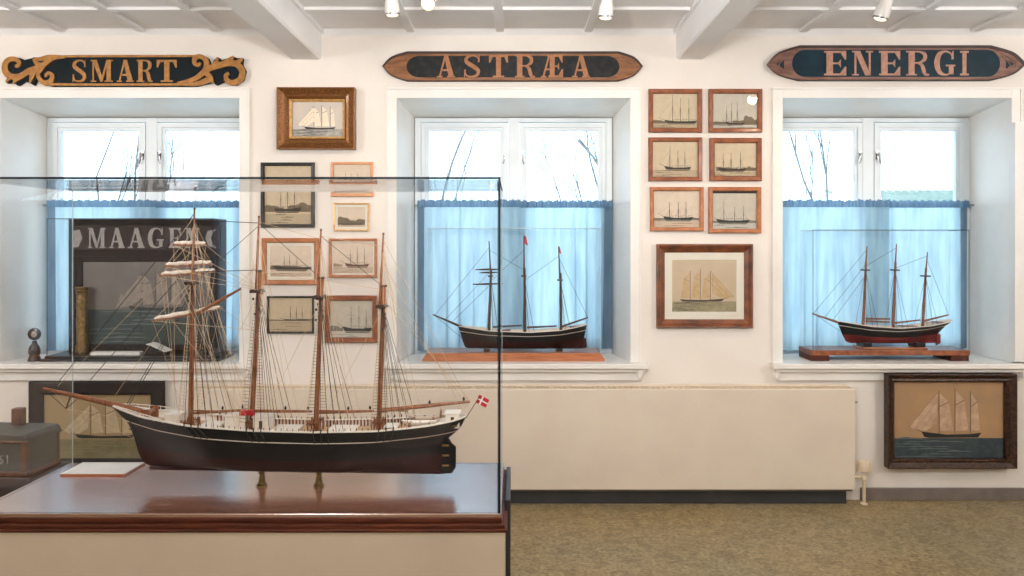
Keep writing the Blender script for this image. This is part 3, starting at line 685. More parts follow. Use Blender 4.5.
picture('gilt framed painting of a ship under sail, high between left and middle windows', 278, 88, 355.5, 149.5, 11, GOLD, a_gold, 'deep', .05, slip=(GOLDL, 2.5), glass=False)
picture('tall black frame with sepia sailing ship, left column under the gilt painting', 261, 162.5, 314.5, 227.5, 3.4, BLKF, a_b)
picture('pale pine frame with faded photo, right column under the gilt painting', 331, 162, 373, 196.5, 2.6, PINE, a_c1, d=.016)
picture('smallest thin gold frame with low coastline photo, left of the middle window', 333.5, 203, 369, 231, 1.6, GOLDL, a_c2, d=.014, mount=2.5)
picture('broad light wood frame with brown photo of a warship-like hull, left column', 262, 238, 319, 284.5, 4.6, FW2, a_d1, mount=3.2)
picture('light wood frame with reddish ship photo, under the smallest gold frame', 329, 238.5, 377, 277.5, 2.6, FW2, a_d2, mount=1.6)
picture('black frame with low harbour photo, lowest of the left column', 267, 296, 314, 333.5, 2.0, BLKF, a_e1, d=.016)
picture('reddish wood frame with dark two-yard ship photo, lowest beside the black frame', 325, 295.5, 377.5, 342.5, 5, FW, a_e2)
picture('brown frame with dark three-masted hull, top left of the six', 648.5, 89, 702, 132.5, 4.6, FW, a1)
picture('brown frame with pale hazy ship photo, top right of the six', 708.5, 89, 762, 132.5, 4.6, FW, a2)
picture('brown frame with black ship trailing sails, middle left of the six', 648.5, 137.5, 702, 181, 4.2, FW, a3)
picture('brown frame with moored ship along shore, middle right of the six', 709.5, 138, 761.5, 181, 5, FW, a4)
picture('lighter brown frame with small low ship, bottom left of the six', 650, 187, 703.5, 231, 3.8, FW2, a5)
picture('lighter brown frame with dark strip above ship photo, bottom right of the six', 708.5, 187, 761, 233, 4.2, FW2, a6)
picture('large walnut frame with wide pale mount and sailing ship print', 656.5, 244, 753, 328, 8.5, FW3, a_big, 'scoop', .034, mount=7.5, glass=True)
picture('dark carved frame with ochre sky sailing ship painting below the right window', 886, 373.5, 1014.5, 467.5, 8.5, BRONZE, a_low, 'deep', .05, glass=False, yb=YW - .024)
def a_left(A): seascape(A, KHA, .3, 7, 18); sailing(A, KHA, .33, .3, .84, (.25, .5, .78), .5, hull=.05)
picture('wide dark grey frame with faded sailing ship print below the left window', 29.5, 381.5, 164, 472, 13, BACKP, a_left, 'flat', .03, yb=YW - .024)

# ------------------------------------------------------------------ radiator
def radiator():
    YF = 4.205; u = YF / F
    x0, x1 = PXx(186, YF), PXx(855.5, YF); zt = PZ(389, YF); zb = PZ(490, YF)
    root = thing('radiator', 'long cream convector radiator under the middle window', 'radiator', ((x0 + x1) / 2, 4.25, 0))
    MB().use(CREAM).box(x0, x1, YF, YF + .012, zb, zt).build('front_panel', root, bevel=.005)
    MB().use(CREAM).box(x0 + .004, x1 - .004, YF + .085, YF + .097, zb, zt + .012).build('rear_panel', root, bevel=.003)
    for xa in (x0, x1 - .012): MB().use(CREAM).box(xa, xa + .012, YF + .012, YF + .086, zb + .01, zt - .002).build('end_panel', root, bevel=.002)
    mb = MB().use(CREAMD); n = 120
    for k in range(n):
        x = x0 + .02 + (x1 - x0 - .04) * k / (n - 1); mb.box(x - .0115, x + .0115, YF + .012, YF + .086, zt - .006, zt + .0005)
    mb.build('top_grille', root, label='slotted top grille')
    mb = MB().use(CREAMD); n = 110
    for k in range(n):
        x = x0 + .03 + (x1 - x0 - .06) * k / (n - 1); mb.box(x - .012, x + .012, YF + .014, YF + .084, zb + .03, zt - .03)
    g = mb.build('convector_fins', root); g['kind'] = 'stuff'
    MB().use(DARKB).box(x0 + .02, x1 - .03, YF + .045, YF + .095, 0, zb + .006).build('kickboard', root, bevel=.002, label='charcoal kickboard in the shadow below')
    MB().use(GREYB).box(x0 + .01, x1 - .01, YF + .014, YF + .09, zb - .012, zb - .001).build('bottom_rail', root, bevel=.002)
    xv = PXx(864, YF + .03); yv = YF + .03
    v = MB().use(CREAMD, True)
    v.tube([(xv, yv, 0), (xv, yv, PZ(478, yv))], .0095, 12)
    v.lathe((xv, yv, 0), [(.02, 0), (.02, .006), (.012, .012)], 14)
    v.tube([(x1 - .005, yv, PZ(477, yv)), (xv, yv, PZ(477, yv))], .009, 12)
    v.lathe((xv, yv, PZ(480, yv)), [(.012, 0), (.018, .004), (.018, .018), (.014, .026)], 14)
    v.build('valve_pipe', root, label='cream pipe down to the floor')
    k = MB().use(CREAMD, True).lathe((xv, yv, PZ(472, yv)), [(.024, 0), (.034, .006), (.036, .03), (.036, .052), (.03, .06), (.012, .062)], 16)
    k.build('thermostat_knob', root, label='cream ribbed thermostat knob')
    b = MB().use(CHROME, True).tube([(x1, yv, PZ(402, yv)), (x1 + .022, yv, PZ(402, yv))], .006, 10); b.build('bleed_valve', root)
radiator()

# ------------------------------------------------------------------ ship models
def catm(tab, n): return smoothpath(tab, n)
class Hull:
    """hull in the ship's centre plane; s 0 keel .. 1 rail, t 0 bow .. 1 stern"""
    def __init__(h, Y, stem, stern, sheer, keel, beam, wl, fine=.3, aft=.74):
        h.Y, h.B, h.wl = Y, beam, wl; h.stem, h.stern, h.sheer, h.keel, h.fine, h.aft = stem, stern, sheer, keel, fine, aft
    def px(h, t, s): a, b = interp(h.stem, s), interp(h.stern, s); return a + (b - a) * t
    def half(h, t, s):
        f = math.sin(PI / 2 * min(1, t / h.fine)) ** .75
        if t > h.aft: f *= 1 - .5 * ((t - h.aft) / (1 - h.aft)) ** 2
        if t > .94: f *= math.sqrt(max(0, 1 - ((t - .94) / .06) ** 2))
        e = .22 + 1.3 * max(0, 1 - t / (h.fine * 1.1)) ** 1.5 + 1.9 * max(0, (t - h.aft + .08) / (1 - h.aft + .08)) ** 1.3
        g = max(0.0, s) ** e
        return h.B * f * (g + .06 * (1 - s) * (1 if .03 < t < .97 else 0))
    def pt(h, t, s, side, off=0):
        x = PXx(h.px(t, s), h.Y)
        p = h.px(t, 1.0)
        zt = PZ(interp(h.sheer, p), h.Y); zk = PZ(interp(h.keel, p), h.Y)
        return Vector((x, h.Y + side * (h.half(t, s) + off), zk + (zt - zk) * s))
    def tx(h, px): a, b = interp(h.stem, 1.0), interp(h.stern, 1.0); return (px - a) / (b - a)
    def rail(h, px, side, s=1.0, off=0): return h.pt(min(1, max(0, h.tx(px))), s, side, off)
    def build(h, root, matb, matr, stripes, deck_s=.86, cap=.009, nt=56, capmat=None, deckmat=None):
        wl = h.wl; ss = sorted(set([0, .03, .08, .15, wl * .7, wl, (wl + .6) / 2, .62, .7, 1.0] + [v for a in stripes for v in a[:2]] + [.93, .86]))
        ts = [(i / nt) for i in range(nt + 1)]; ts = [t ** 1.25 if t < .2 else t for t in ts]; ts = sorted(set(ts + [.965, .975, .985, .992, .997]))
        mb = MB()
        for side in (-1, 1):
            for a, b in zip(ss, ss[1:]):
                mid = (a + b) / 2; m = matr if mid < wl else matb
                for st in stripes:
                    if st[0] <= mid <= st[1]: m = st[2]
                mb.use(m, True).grid([[h.pt(t, a, side) for t in ts], [h.pt(t, b, side) for t in ts]])
            mb.use(capmat or SHW, True).grid([[h.pt(t, deck_s, side, -.004) if h.half(t, 1) > .006 else h.pt(t, deck_s, 0) for t in ts], [h.pt(t, 1, side, -.004) if h.half(t, 1) > .006 else h.pt(t, 1, 0) for t in ts]])
        bm = mb; hull = mb.build('hull', root)
        bmm = bmesh.new(); bmm.from_mesh(hull.data); bmesh.ops.remove_doubles(bmm, verts=bmm.verts, dist=.00005); bmesh.ops.recalc_face_normals(bmm, faces=bmm.faces); bmm.to_mesh(hull.data); bmm.free()
        hull.data.set_sharp_from_angle(angle=math.radians(45))
        d = MB().use(deckmat or DECK).grid([[h.pt(t, deck_s, -1, -.003 if h.half(t, 1) > .006 else 0) for t in ts], [h.pt(t, deck_s, 1, -.003 if h.half(t, 1) > .006 else 0) for t in ts]])
        d.build('deck', root)
        c = MB().use(capmat or SHW)
        for side in (-1, 1):
            R = []
            for t in ts:
                p = h.pt(t, 1, side); hw = h.half(t, 1); o = .0025; inn = min(cap, hw)
                up = Vector((0, 0, .0035))
                R.append([p + Vector((0, side * o, 0)), p + Vector((0, side * o, 0)) + up, p + Vector((0, -side * inn, 0)) + up, p + Vector((0, -side * inn, 0))])
            for a, b in zip(R, R[1:]):
                for k in range(4): c.quad(a[k], a[(k + 1) % 4], b[(k + 1) % 4], b[k])
        c.build('cap_rail', root, label='pale cap rail')

def mast(root, Y, bot, top, r0, r1, mat, name='mast', parts=None, dx=0):
    o = MB().use(mat, True).tube([P(*bot, Y), P(*top, Y)], [r0, r1], 10).build(name, root); return o
def line(root, a, b, mat, r, name, sag=0):
    if sag:
        pts = [a + (b - a) * i / 8 + Vector((0, 0, -sag * 4 * (i / 8) * (1 - i / 8))) for i in range(9)]
    else: pts = [a, b]
    return MB().use(mat, True).tube(pts, r, 4, caps=False).build(name, root)

def big_ship():
    Y = 2.4455; H = Hull(Y, [(0, 152), (.03, 147), (.08, 143), (.15, 140.5), (.24, 138), (.43, 135), (.6, 131.5), (.7, 128.5), (.765, 125.5), (.86, 119.5), (1, 111.5)],
                         [(0, 443), (.5, 443), (.56, 445), (.66, 452), (.8, 461), (1, 466)],
                         [(113, 406), (150, 414), (200, 420.5), (260, 425), (320, 426.5), (380, 425.5), (430, 421.5), (466, 416.5)],
                         [(113, 466), (160, 467.5), (300, 469.5), (443, 471.5), (466, 471.5)], .086, .34)
    zb = PZ(486, Y)
    root = thing('ship_model', 'large four-masted black sailing ship model on the mahogany top in the glass case', 'ship model', (PXx(290, Y), Y, zb), 'sailing ship models')
    H.build(root, HULLB, HULLR, [(.745, .765, SHW)], deck_s=.87)
    # keel and rudder
    mb = MB().use(HULLR); pts = [(150, 467), (300, 469.5), (443, 471.5)]
    pl = [(PXx(a, Y), PZ(b - .6, Y)) for a, b in pts] + [(PXx(a, Y), PZ(b + 2.2, Y)) for a, b in pts[::-1]]
    mb.prism(pl, Y - .005, Y + .005).build('keel', root)
    rd = MB().use(HULLB).prism([(PXx(a, Y), PZ(b, Y)) for a, b in [(441.5, 438), (449, 438), (452, 443), (456, 446.5), (456, 467), (452, 473), (441.5, 473.5)]], Y - .005, Y + .005).build('rudder', root, bevel=.002)
    for v in (445, 455, 465): MB().use(BRASS).box(PXx(442, Y), PXx(449, Y), Y - .0065, Y + .0065, PZ(v + .8, Y), PZ(v - .8, Y)).build('rudder_hinge', rd)
    for px in (262, 319):
        p = P(px, 486, Y); h = PZ(472, Y) - p.z
        MB().use(BRASS, True).lathe(p, [(.017, 0), (.017, .005), (.012, .009), (.009, h * .6), (.0075, h * .8), (.011, h)], 16).build('stand_post', root, label='turned brass stand post')
    # bowsprit and head gear
    bs = MB().use(SPAR, True).tube([P(141, 411, Y), P(113, 404.5, Y), P(80, 396.8, Y), P(43, 388.3, Y)], [.009, .009, .0075, .004], 10).build('bowsprit', root)
    MB().use(SPARD, True).tube([P(71, 394.5, Y), P(66, 409, Y)], [.003, .002], 6).build('dolphin_striker', bs)
    # figurehead trim and bow rails
    for sd in (-1, 1):
        mb = MB().use(SHW, True); mb.tube([H.rail(115, sd, 1.03), H.rail(130, sd, 1.06), H.rail(150, sd, 1.08), H.rail(172, sd, 1.05)], .0014, 6)
        for px in (122, 132, 142, 152, 162, 172): mb.tube([H.rail(px, sd, .98), H.rail(px, sd, 1.06)], .0009, 5)
        mb.build('bow_railing', root, label='white railing round the bow')
    # masts
    masts = [dict(n='fore', b=(190.5, 434), h=(193, 268), t0=(192, 300), t1=(194.5, 209), c=(192.3, 282)),
             dict(n='main', b=(251, 436), h=(260, 270), t0=(256.2, 292), t1=(259, 217), c=(257.5, 290)),
             dict(n='mizzen', b=(315.5, 436), h=(322, 277), t0=(317.5, 300), t1=(321, 230), c=(320, 296)),
             dict(n='jigger', b=(378.5, 434), h=(384, 285), t0=(379.6, 308), t1=(383.3, 234), c=(382, 305))]
    R = .0008
    for m in masts:
        o = mast(root, Y, m['b'], m['h'], .0085, .0062, SPAR, 'lower_mast')
        mast(root, Y, m['t0'], m['t1'], .0052, .0026, SPAR, 'topmast')
        c = P(*m['c'], Y)
        k = MB().use(SPARD); k.box(c.x - .013, c.x + .011, Y - .034, Y + .034, c.z - .003, c.z + .003)
        for dy in (-.02, .02): k.box(c.x - .018, c.x + .016, Y + dy - .003, Y + dy + .003, c.z - .008, c.z - .003)
        k.build('crosstrees', o)
        cp = P(*m['h'], Y); MB().use(SPARD).box(cp.x - .012, cp.x + .009, Y - .007, Y + .007, cp.z - .006, cp.z).build('mast_cap', o)
        for i in range(5):
            p = P(m['c'][0] + random.uniform(-4, 5), m['c'][1] + 5 + 5 * i, Y)
            MB().use(SPARD, True).lathe(p + Vector((random.uniform(-.006, .008), random.uniform(-.02, .02), 0)), [(.001, 0), (.004, .003), (.004, .006), (.001, .009)], 8).build('rigging_block', o)
        tr = P(*m['t1'], Y); MB().use(SPARD, True).lathe(tr, [(.003, -.002), (.0042, .001), (.0025, .004)], 8).build('truck', o)
        # spreader just above the deck and pin rail
        sp = P(m['b'][0] + 16, 407, Y); MB().use(SPAR, True).tube([sp + Vector((-.03, -.05, 0)), sp + Vector((.05, -.05, -.002))], .0022, 6).build('sheer_pole', root)
        fr = P(m['b'][0], 422, Y)
        for yy in (-.025, .025):
            mb = MB().use(SPAR).box(fr.x - .02, fr.x + .02, Y + yy - .003, Y + yy + .003, fr.z, fr.z + .005)
            for xx in (-.018, .018): mb.box(fr.x + xx - .002, fr.x + xx + .002, Y + yy - .003, Y + yy + .003, fr.z - .028, fr.z + .01)
            for i in range(7): mb.box(fr.x - .017 + i * .0056, fr.x - .0155 + i * .0056, Y + yy - .001, Y + yy + .001, fr.z - .008, fr.z + .011)
            mb.build('pin_rail', root, label='brown pin rail at the mast foot')
        # shrouds and ratlines
        for sd in (-1, 1):
            top = c + Vector((0, sd * .006, .004)); feet = []
            for dx in (-3, 5, 12, 19, 27, 34):
                a = H.rail(m['b'][0] + dx, sd, 1.0, -.001 if sd < 0 else -.001); feet.append(a)
                line(root, top, a, LINEB if dx > -3 else LINEC, R, 'shroud')
                if dx < 30:
                    ch = MB().use(BLACK); q0 = H.rail(m['b'][0] + dx, sd, 1.0, .003); q1 = H.rail(m['b'][0] + dx, sd, .76, .003)
                    ch.tube([q0 + Vector((0, 0, .012)), q0, q1], .0019, 5)
                    if dx in (5, 12, 19): ch.build('chainplate', root)
            mb = MB().use(LINEC if m['n'] == 'fore' else LINEB)
            for i in range(38):
                f = .06 + .9 * i / 38
                mb.tube([feet[0] + (top - feet[0]) * f, feet[1] + (top - feet[1]) * f], .0006, 4, caps=False)
            mb.build('ratlines', root)
            for i, dx in enumerate((24, 33)):
                line(root, P(m['t1'][0] - .6, m['t1'][1] + 10 + 8 * i, Y), H.rail(min(m['b'][0] + dx + 8, 455), sd, 1.0), LINEC, .0006, 'backstay')
            tm = P(m['t1'][0] - .8, m['t1'][1] + 14, Y)
            for dx in (-.012, .01): line(root, tm, c + Vector((dx, sd * .033, 0)), LINEC, .0006, 'topmast_shroud')
        for dx in (-5.5, -3.2, 3.2, 4.8):                                # halyards beside the mast
            line(root, P(m['h'][0] + dx * .5, m['h'][1] + 14, Y), P(m['b'][0] + dx * 1.6, 421, Y) + Vector((0, random.choice((-.024, .024)), 0)), LINEC, .0007, 'halyard')
    # yards with furled sails on the foremast
    for y0, b, a, fl in ((314, .222, .016, 1), (273.5, .19, .008, 1), (265, .165, .006, 1), (245, .115, .003, 1)):
        c = P(192.5 + (.5 if y0 < 260 else 0), y0, Y) + Vector((-.008, 0, 0))
        d = Vector((-a, -b, 0))
        yd = MB().use(SPAR, True).tube([c + d, c + d * .5, c, c - d * .5, c - d], [.003, .005, .006, .005, .003], 8).build('yard', root, label='square yard on the foremast')
        pts = [c + d * (.93 - 1.86 * i / 16) + Vector((0, 0, .0065 + .0012 * math.sin(i * 1.7))) for i in range(17)]
        MB().use(SAILC, True).tube(pts, [.003 + .0035 * math.sin(PI * i / 16) ** .4 + .0006 * math.sin(i * 2.3) for i in range(17)], 8).build('furled_sail', yd, label='white sail furled on the yard')
        for s in (1, -1):
            e = c + d * s * .98
            line(root, e, P(193, y0 - 34 if y0 > 250 else 218, Y), LINEC, .0007, 'lift')
            tgt = P(257, 286 + (y0 - 245) * .12, Y) if y0 < 300 else P(254, 330, Y)
            line(root, e, tgt, LINEC, .0007, 'brace')
            line(root, c + d * s * .55, P(240 + (y0 - 245) * .25, 419, Y) + Vector((0, -s * .05, 0)), LINEC, .0006, 'brace')
            line(root, e, P(183 + (y0 - 245) * .1, 404, Y) + Vector((0, -s * .06, 0)), LINEC, .0006, 'sheet_line')
    # gaffs and booms
    for a, b, r0, r1, nm in (((191, 317), (241, 288.5), .0055, .0035, 'gaff'), ((194, 413), (246, 410), .0045, .0035, 'boom'), ((253, 411), (312, 411.5), .005, .0035, 'boom'),
                             ((317, 412.5), (374, 411), .005, .0035, 'boom'), ((380, 410.5), (470, 401.5), .0065, .004, 'boom')):
        o = MB().use(SPAR, True).tube([P(*a, Y), P((a[0] + b[0]) / 2, (a[1] + b[1]) / 2, Y), P(*b, Y)], [r0, r0, r1], 8).build(nm, root)
        if nm == 'boom':
            for f in (.55, .93):
                p = P(a[0] + (b[0] - a[0]) * f, a[1] + (b[1] - a[1]) * f - 2, Y); MB().use(BLACK, True).lathe(p + Vector((0, 0, -.002)), [(.001, 0), (.0038, .004), (.0038, .008), (.001, .013)], 8).build('boom_block', o)
    # stays (fore and aft lines)
    for a, b, m in (((193.8, 214), (56, 385), LINEB), ((193, 250), (58, 386), LINEC), ((192.5, 262), (80, 392), LINEB), ((192, 284), (112, 400), LINEC), ((192, 291), (127, 404), LINEB),
                    ((192, 296), (129, 405), LINEB), ((194.3, 220), (258.5, 223), LINEB), ((258.6, 226), (193, 284), LINEB), ((194, 272), (258, 270), LINEB), ((258.6, 223), (321.4, 279), LINEB),
                    ((260, 272), (321, 281), LINEC), ((320.8, 236), (383.2, 287), LINEB), ((320.8, 236), (383, 247), LINEC), ((259, 222), (320.8, 239), LINEC), ((257.5, 296), (196, 416), LINEC),
                    ((320, 302), (262, 418), LINEC), ((382, 310), (324, 418), LINEC), ((322, 280), (383.8, 290), LINEC),
                    ((383.2, 240), (468, 401), LINEC), ((383.6, 286), (464, 402), LINEC), ((384, 300), (470, 401), LINEC), ((383, 262), (462, 409), LINEC), ((470, 402), (456, 418), LINEC), ((440, 405), (440, 418), LINEC),
                    ((44, 389), (66, 408.5), LINEB), ((66, 408.5), (131, 437), LINEC), ((80, 397), (66, 408.5), LINEB), ((54, 391), (66, 408), LINEC), ((66, 408.5), (128, 420), LINEC),
                    ((240, 289.5), (257, 262), LINEC), ((222, 299), (257, 266), LINEC), ((241, 289), (246, 410), LINEC), ((241, 289), (232, 418), LINEC)):
        line(root, P(*a, Y), P(*b, Y), m, (.0012 if a[0] < 195 else .0009) if m is LINEB else .0007, 'stay')
    # deck fittings
    zd = lambda px: H.rail(px, 0, .87).z
    def house(x0, x1, w, h, name, mat=SHW, roof=None, lab=None, win=True, dy=0):
        z = min(zd(x0), zd(x1)) - .002; X0, X1 = PXx(x0, Y), PXx(x1, Y)
        o = MB().use(mat).box(X0, X1, Y - w + dy, Y + w + dy, z, z + h).build(name, root, bevel=.0012, label=lab)
        MB().use(roof or SHW).box(X0 - .003, X1 + .003, Y - w - .003 + dy, Y + w + .003 + dy, z + h, z + h + .003).build('roof', o)
        if win:
            mb = MB().use(SPARD); n = max(1, int((X1 - X0) / .03))
            for i in range(n):
                x = X0 + (X1 - X0) * (i + .5) / n; mb.box(x - .005, x + .005, Y - w - .001 + dy, Y - w + .001 + dy, z + h * .3, z + h * .8)
            mb.build('shutters', o, label='brown shutters')
        return o
    house(228, 248, .03, .05, 'deck_house', win=False, lab='white deck house abaft the foremast')
    house(256, 271.5, .03, .05, 'deck_house', lab='white deck house abaft the main mast')
    house(168, 182, .026, .036, 'deck_house', win=False, lab='white deck house before the foremast')
    house(446, 460, .026, .045, 'wheel_house', lab='white wheel house at the stern')
    for x0, x1 in ((203, 222), (276, 300), (331, 356), (286, 296)): house(x0, x1, .036, .013, 'hatch', win=False)
    house(386, 398, .03, .018, 'skylight', SPAR, win=True)
    z = zd(250) + .055; MB().use(RED).box(PXx(242.5, Y), PXx(256.5, Y), Y - .03, Y - .01, z - .004, z + .012).build('red_locker', root, bevel=.001, label='small red locker')
    for cx, dz, dy in ((421, .030, -.03), (423, .034, .035)):                # boats on chocks
        c = Vector((PXx(cx, Y), Y + dy, zd(cx) + dz - .012)); mb = MB().use(SHW, True); rows = []
        for j in range(7):
            a = PI * j / 6
            rows.append([c + Vector((-.06 + .12 * i / 14, math.cos(a) * .017 * (math.sin(PI * min(1, max(0, i / 14))) ** .6), .012 - math.sin(a) * .017 * (math.sin(PI * i / 14) ** .5) + .004 * abs(i / 7 - 1) ** 2)) for i in range(15)])
        mb.grid(rows); o = mb.build('lifeboat', root, label='white lifeboat on deck'); 
        mb = MB().use(SPAR); [mb.box(c.x + dx - .003, c.x + dx + .003, c.y - .015, c.y + .015, c.z + .006, c.z + .009) for dx in (-.03, 0, .03)]; mb.build('thwarts', o)
        mb = MB().use(SPAR); [mb.box(c.x + dx - .004, c.x + dx + .004, c.y - .012, c.y + .012, c.z - dz + .008, c.z) for dx in (-.03, .03)]; mb.build('chocks', o)
    mb = MB().use(SPAR)                                                # timber stanchions on the inside of the far bulwark
    for i in range(60):
        p = H.rail(205 + i * 3.6, 1, .9, -.006); mb.box(p.x - .002, p.x + .002, p.y - .002, p.y + .002, p.z - .004, p.z + .016)
    mb.build('bulwark_stanchions', root)
    for sd in (-1, 1):
        mb = MB().use(SPARD)
        for i in range(34):
            p = H.rail(205 + i * 5.6, sd, 1.0, -.004); mb.tube([p + Vector((0, 0, -.004)), p + Vector((0, 0, .011))], .0011, 5)
        mb.build('belaying_pins', root)
    w = P(441, 414, Y); mb = MB().use(SPAR, True)
    ring = [w + Vector((0, .012 * math.cos(2 * PI * i / 16), .012 * math.sin(2 * PI * i / 16))) for i in range(17)]; mb.tube(ring, .0015, 6)
    for i in range(4): a = PI * i / 4; d = Vector((0, .016 * math.cos(a), .016 * math.sin(a))); mb.tube([w - d, w + d], .0009, 5)
    mb.build('steering_wheel', root)
    wl = P(150, 412, Y); mb = MB().use(SPAR, True).tube([wl + Vector((0, -.03, 0)), wl + Vector((0, .03, 0))], .008, 10); mb.box(wl.x - .012, wl.x + .012, Y - .034, Y - .028, wl.z - .022, wl.z + .014); mb.box(wl.x - .012, wl.x + .012, Y + .028, Y + .034, wl.z - .022, wl.z + .014); mb.build('windlass', root)
    for sd in (-1, 1):
        a = H.rail(124, sd, .84, .003); mb = MB().use(BLACK, True); mb.tube([a, a + Vector((.012, 0, -.03))], .002, 6); mb.tube([a + Vector((0, 0, -.03)), a + Vector((.012, 0, -.034)), a + Vector((.026, 0, -.026))], .0018, 6); mb.build('anchor', root)
        n = H.rail(456, sd, .9, .0012)
        MB().use(BRASS).box(n.x - .014, n.x + .014, n.y - .0008, n.y + .0008, n.z - .002, n.z + .002).build('name_plate', root)
    # ensign
    st = line(root, P(466, 418, Y), P(480, 396, Y), SPARD, .0012, 'flag_staff')
    fl = MB(); o = P(475.5, 402.5, Y); u = Vector((.9, -.1, -.42)).normalized(); v = Vector((.42, 0, .9)).normalized()
    def fp(a, b): return o + u * (a * .036) + v * (b * .027) + Vector((0, .003 * math.sin(a * 5), 0))
    xs_, zs_ = [0, .32, .46, 1], [0, .42, .58, 1]
    for i in range(3):
        for j in range(3):
            fl.use(FLAGW if i == 1 or j == 1 else RED)
            for k in range(3):
                a0, a1 = xs_[i] + (xs_[i + 1] - xs_[i]) * k / 3, xs_[i] + (xs_[i + 1] - xs_[i]) * (k + 1) / 3
                fl.quad(fp(a0, zs_[j]), fp(a1, zs_[j]), fp(a1, zs_[j + 1]), fp(a0, zs_[j + 1]))
    fl.build('flag', root, recalc=False, label='red flag with a white cross', solid=.0006)
big_ship()

def small_ship(label, Y, H, base_px, masts, bowsprit, booms, stays, mats, yards=(), pennants=(), posts=(), houses=(), rud=None, spar=SPAR):
    matb, matr, stripes = mats
    root = thing('ship_model', label, 'ship model', P(*base_px, Y), 'sailing ship models')
    H.build(root, matb, matr, stripes, deck_s=.84, cap=.008, nt=36)
    MB().use(spar, True).tube([P(*bowsprit[0], Y), P(*bowsprit[1], Y)], [.008, .004], 8).build('bowsprit', root)
    for b, h, t0, t1 in masts:
        o = MB().use(spar, True).tube([P(*b, Y), P(*h, Y)], [.0085, .0065], 8).build('lower_mast', root)
        MB().use(SPARD if spar is not SPAR else spar, True).tube([P(*t0, Y), P(*t1, Y)], [.0055, .003], 8).build('topmast', root)
        c = P(*t0, Y); k = MB().use(SPARD); k.box(c.x - .016, c.x + .014, Y - .03, Y + .03, c.z - .004, c.z + .004); k.build('crosstrees', o)
        for sd in (-1, 1):
            for dx in (-2, 4, 9):
                line(root, c, H.rail(b[0] + dx, sd, 1.0), LINEB, .0009, 'shroud')
    for a, b in booms: MB().use(spar, True).tube([P(*a, Y), P(*b, Y)], [.0065, .0045], 8).build('boom', root)
    for a, b in stays: line(root, P(*a, Y), P(*b, Y), LINEB, .001, 'stay')
    for c, hl in yards:
        p = P(*c, Y); MB().use(SPARD, True).tube([p + Vector((-hl, -hl * .5, 0)), p, p + Vector((hl, hl * .5, 0))], [.003, .006, .003], 8).build('yard', root)
    for (a, w, h, col) in pennants:
        p = P(*a, Y); mb = MB().use(col).add([p, p + Vector((w * .5, .004, -h * .2)), p + Vector((w, -.002, -h)), p + Vector((w * .3, .004, -h * .9)), p + Vector((0, 0, -h * .7))], [(0, 1, 2, 3, 4)])
        mb.build('pennant', root, recalc=False, solid=.001, label='small red pennant')
    for x0, x1, h in houses:
        z = H.rail((x0 + x1) / 2, 0, .84).z - .003; o = MB().use(SHW).box(PXx(x0, Y), PXx(x1, Y), Y - .03, Y + .03, z, z + h).build('deck_house', root, bevel=.002)
        MB().use(SPAR).box(PXx(x0 - .5, Y), PXx(x1 + .5, Y), Y - .034, Y + .034, z + h, z + h + .004).build('roof', o)
    if rud: MB().use(matr).prism([(PXx(a, Y), PZ(b, Y)) for a, b in rud], Y - .006, Y + .006).build('rudder', root)
    for p in posts: MB().use(BLACK).box(PXx(p[0], Y), PXx(p[1], Y), Y - .05, Y + .05, PZ(p[3], Y), PZ(p[2], Y)).build('support_block', root, bevel=.002)
    return root

# model in the middle window (seen from the big case's right)
Ym = 4.445
Hm = Hull(Ym, [(0, 468), (.05, 465), (.4, 462), (.75, 460), (1, 458)], [(0, 584), (.4, 584), (.6, 585), (.8, 586), (1, 587)],
          [(458, 326), (490, 330), (530, 331.5), (560, 329.5), (587, 324.5)], [(458, 348.2), (587, 348.6)], .07, .45, fine=.25)
small_ship('black three-masted ship model with red pennants, in the middle window case', Ym, Hm, (522, 350.6),
           [((489, 332), (491, 270), (490.7, 276), (489, 241)), ((525, 333), (524.5, 268), (524, 276), (524, 236)), ((561, 331), (560.5, 273), (560, 280), (558.5, 246))],
           ((464, 328), (433, 314.5)), [((493, 327), (522, 325.5)), ((527, 327.5), (557, 326)), ((562, 326.5), (588, 317.5))],
           [((489, 248), (435, 315)), ((490, 272), (446, 319)), ((490, 285), (452, 322)), ((434, 315), (462, 338)), ((524, 250), (490, 282)), ((559, 256), (525, 280)), ((489.5, 250), (524, 270)), ((559, 258), (588, 318))],
           (HULLB, HULLR, [(.76, .785, SHW)]), yards=(((488, 269.5), .07), ((488, 284), .085), ((489, 272.5), .05)),
           pennants=(((524.5, 235), .02, .06, RED), ((558.8, 246), .014, .045, RED)), houses=((497, 510, .02), (570, 580, .022)), posts=((484, 490, 347.5, 349.9), (556, 562, 347.5, 349.9)),
           rud=[(583, 338), (586, 338), (587, 347), (583, 348.5)], spar=SPARD)
Yr = 4.44
Hr = Hull(Yr, [(0, 850), (.06, 846), (.4, 842), (.75, 839), (1, 836.5)], [(0, 937), (.4, 938), (.6, 942), (.8, 947), (1, 952)],
          [(836, 321), (865, 325.5), (895, 327.5), (925, 325), (952, 320)], [(836, 343), (950, 343)], .07, .42, fine=.26)
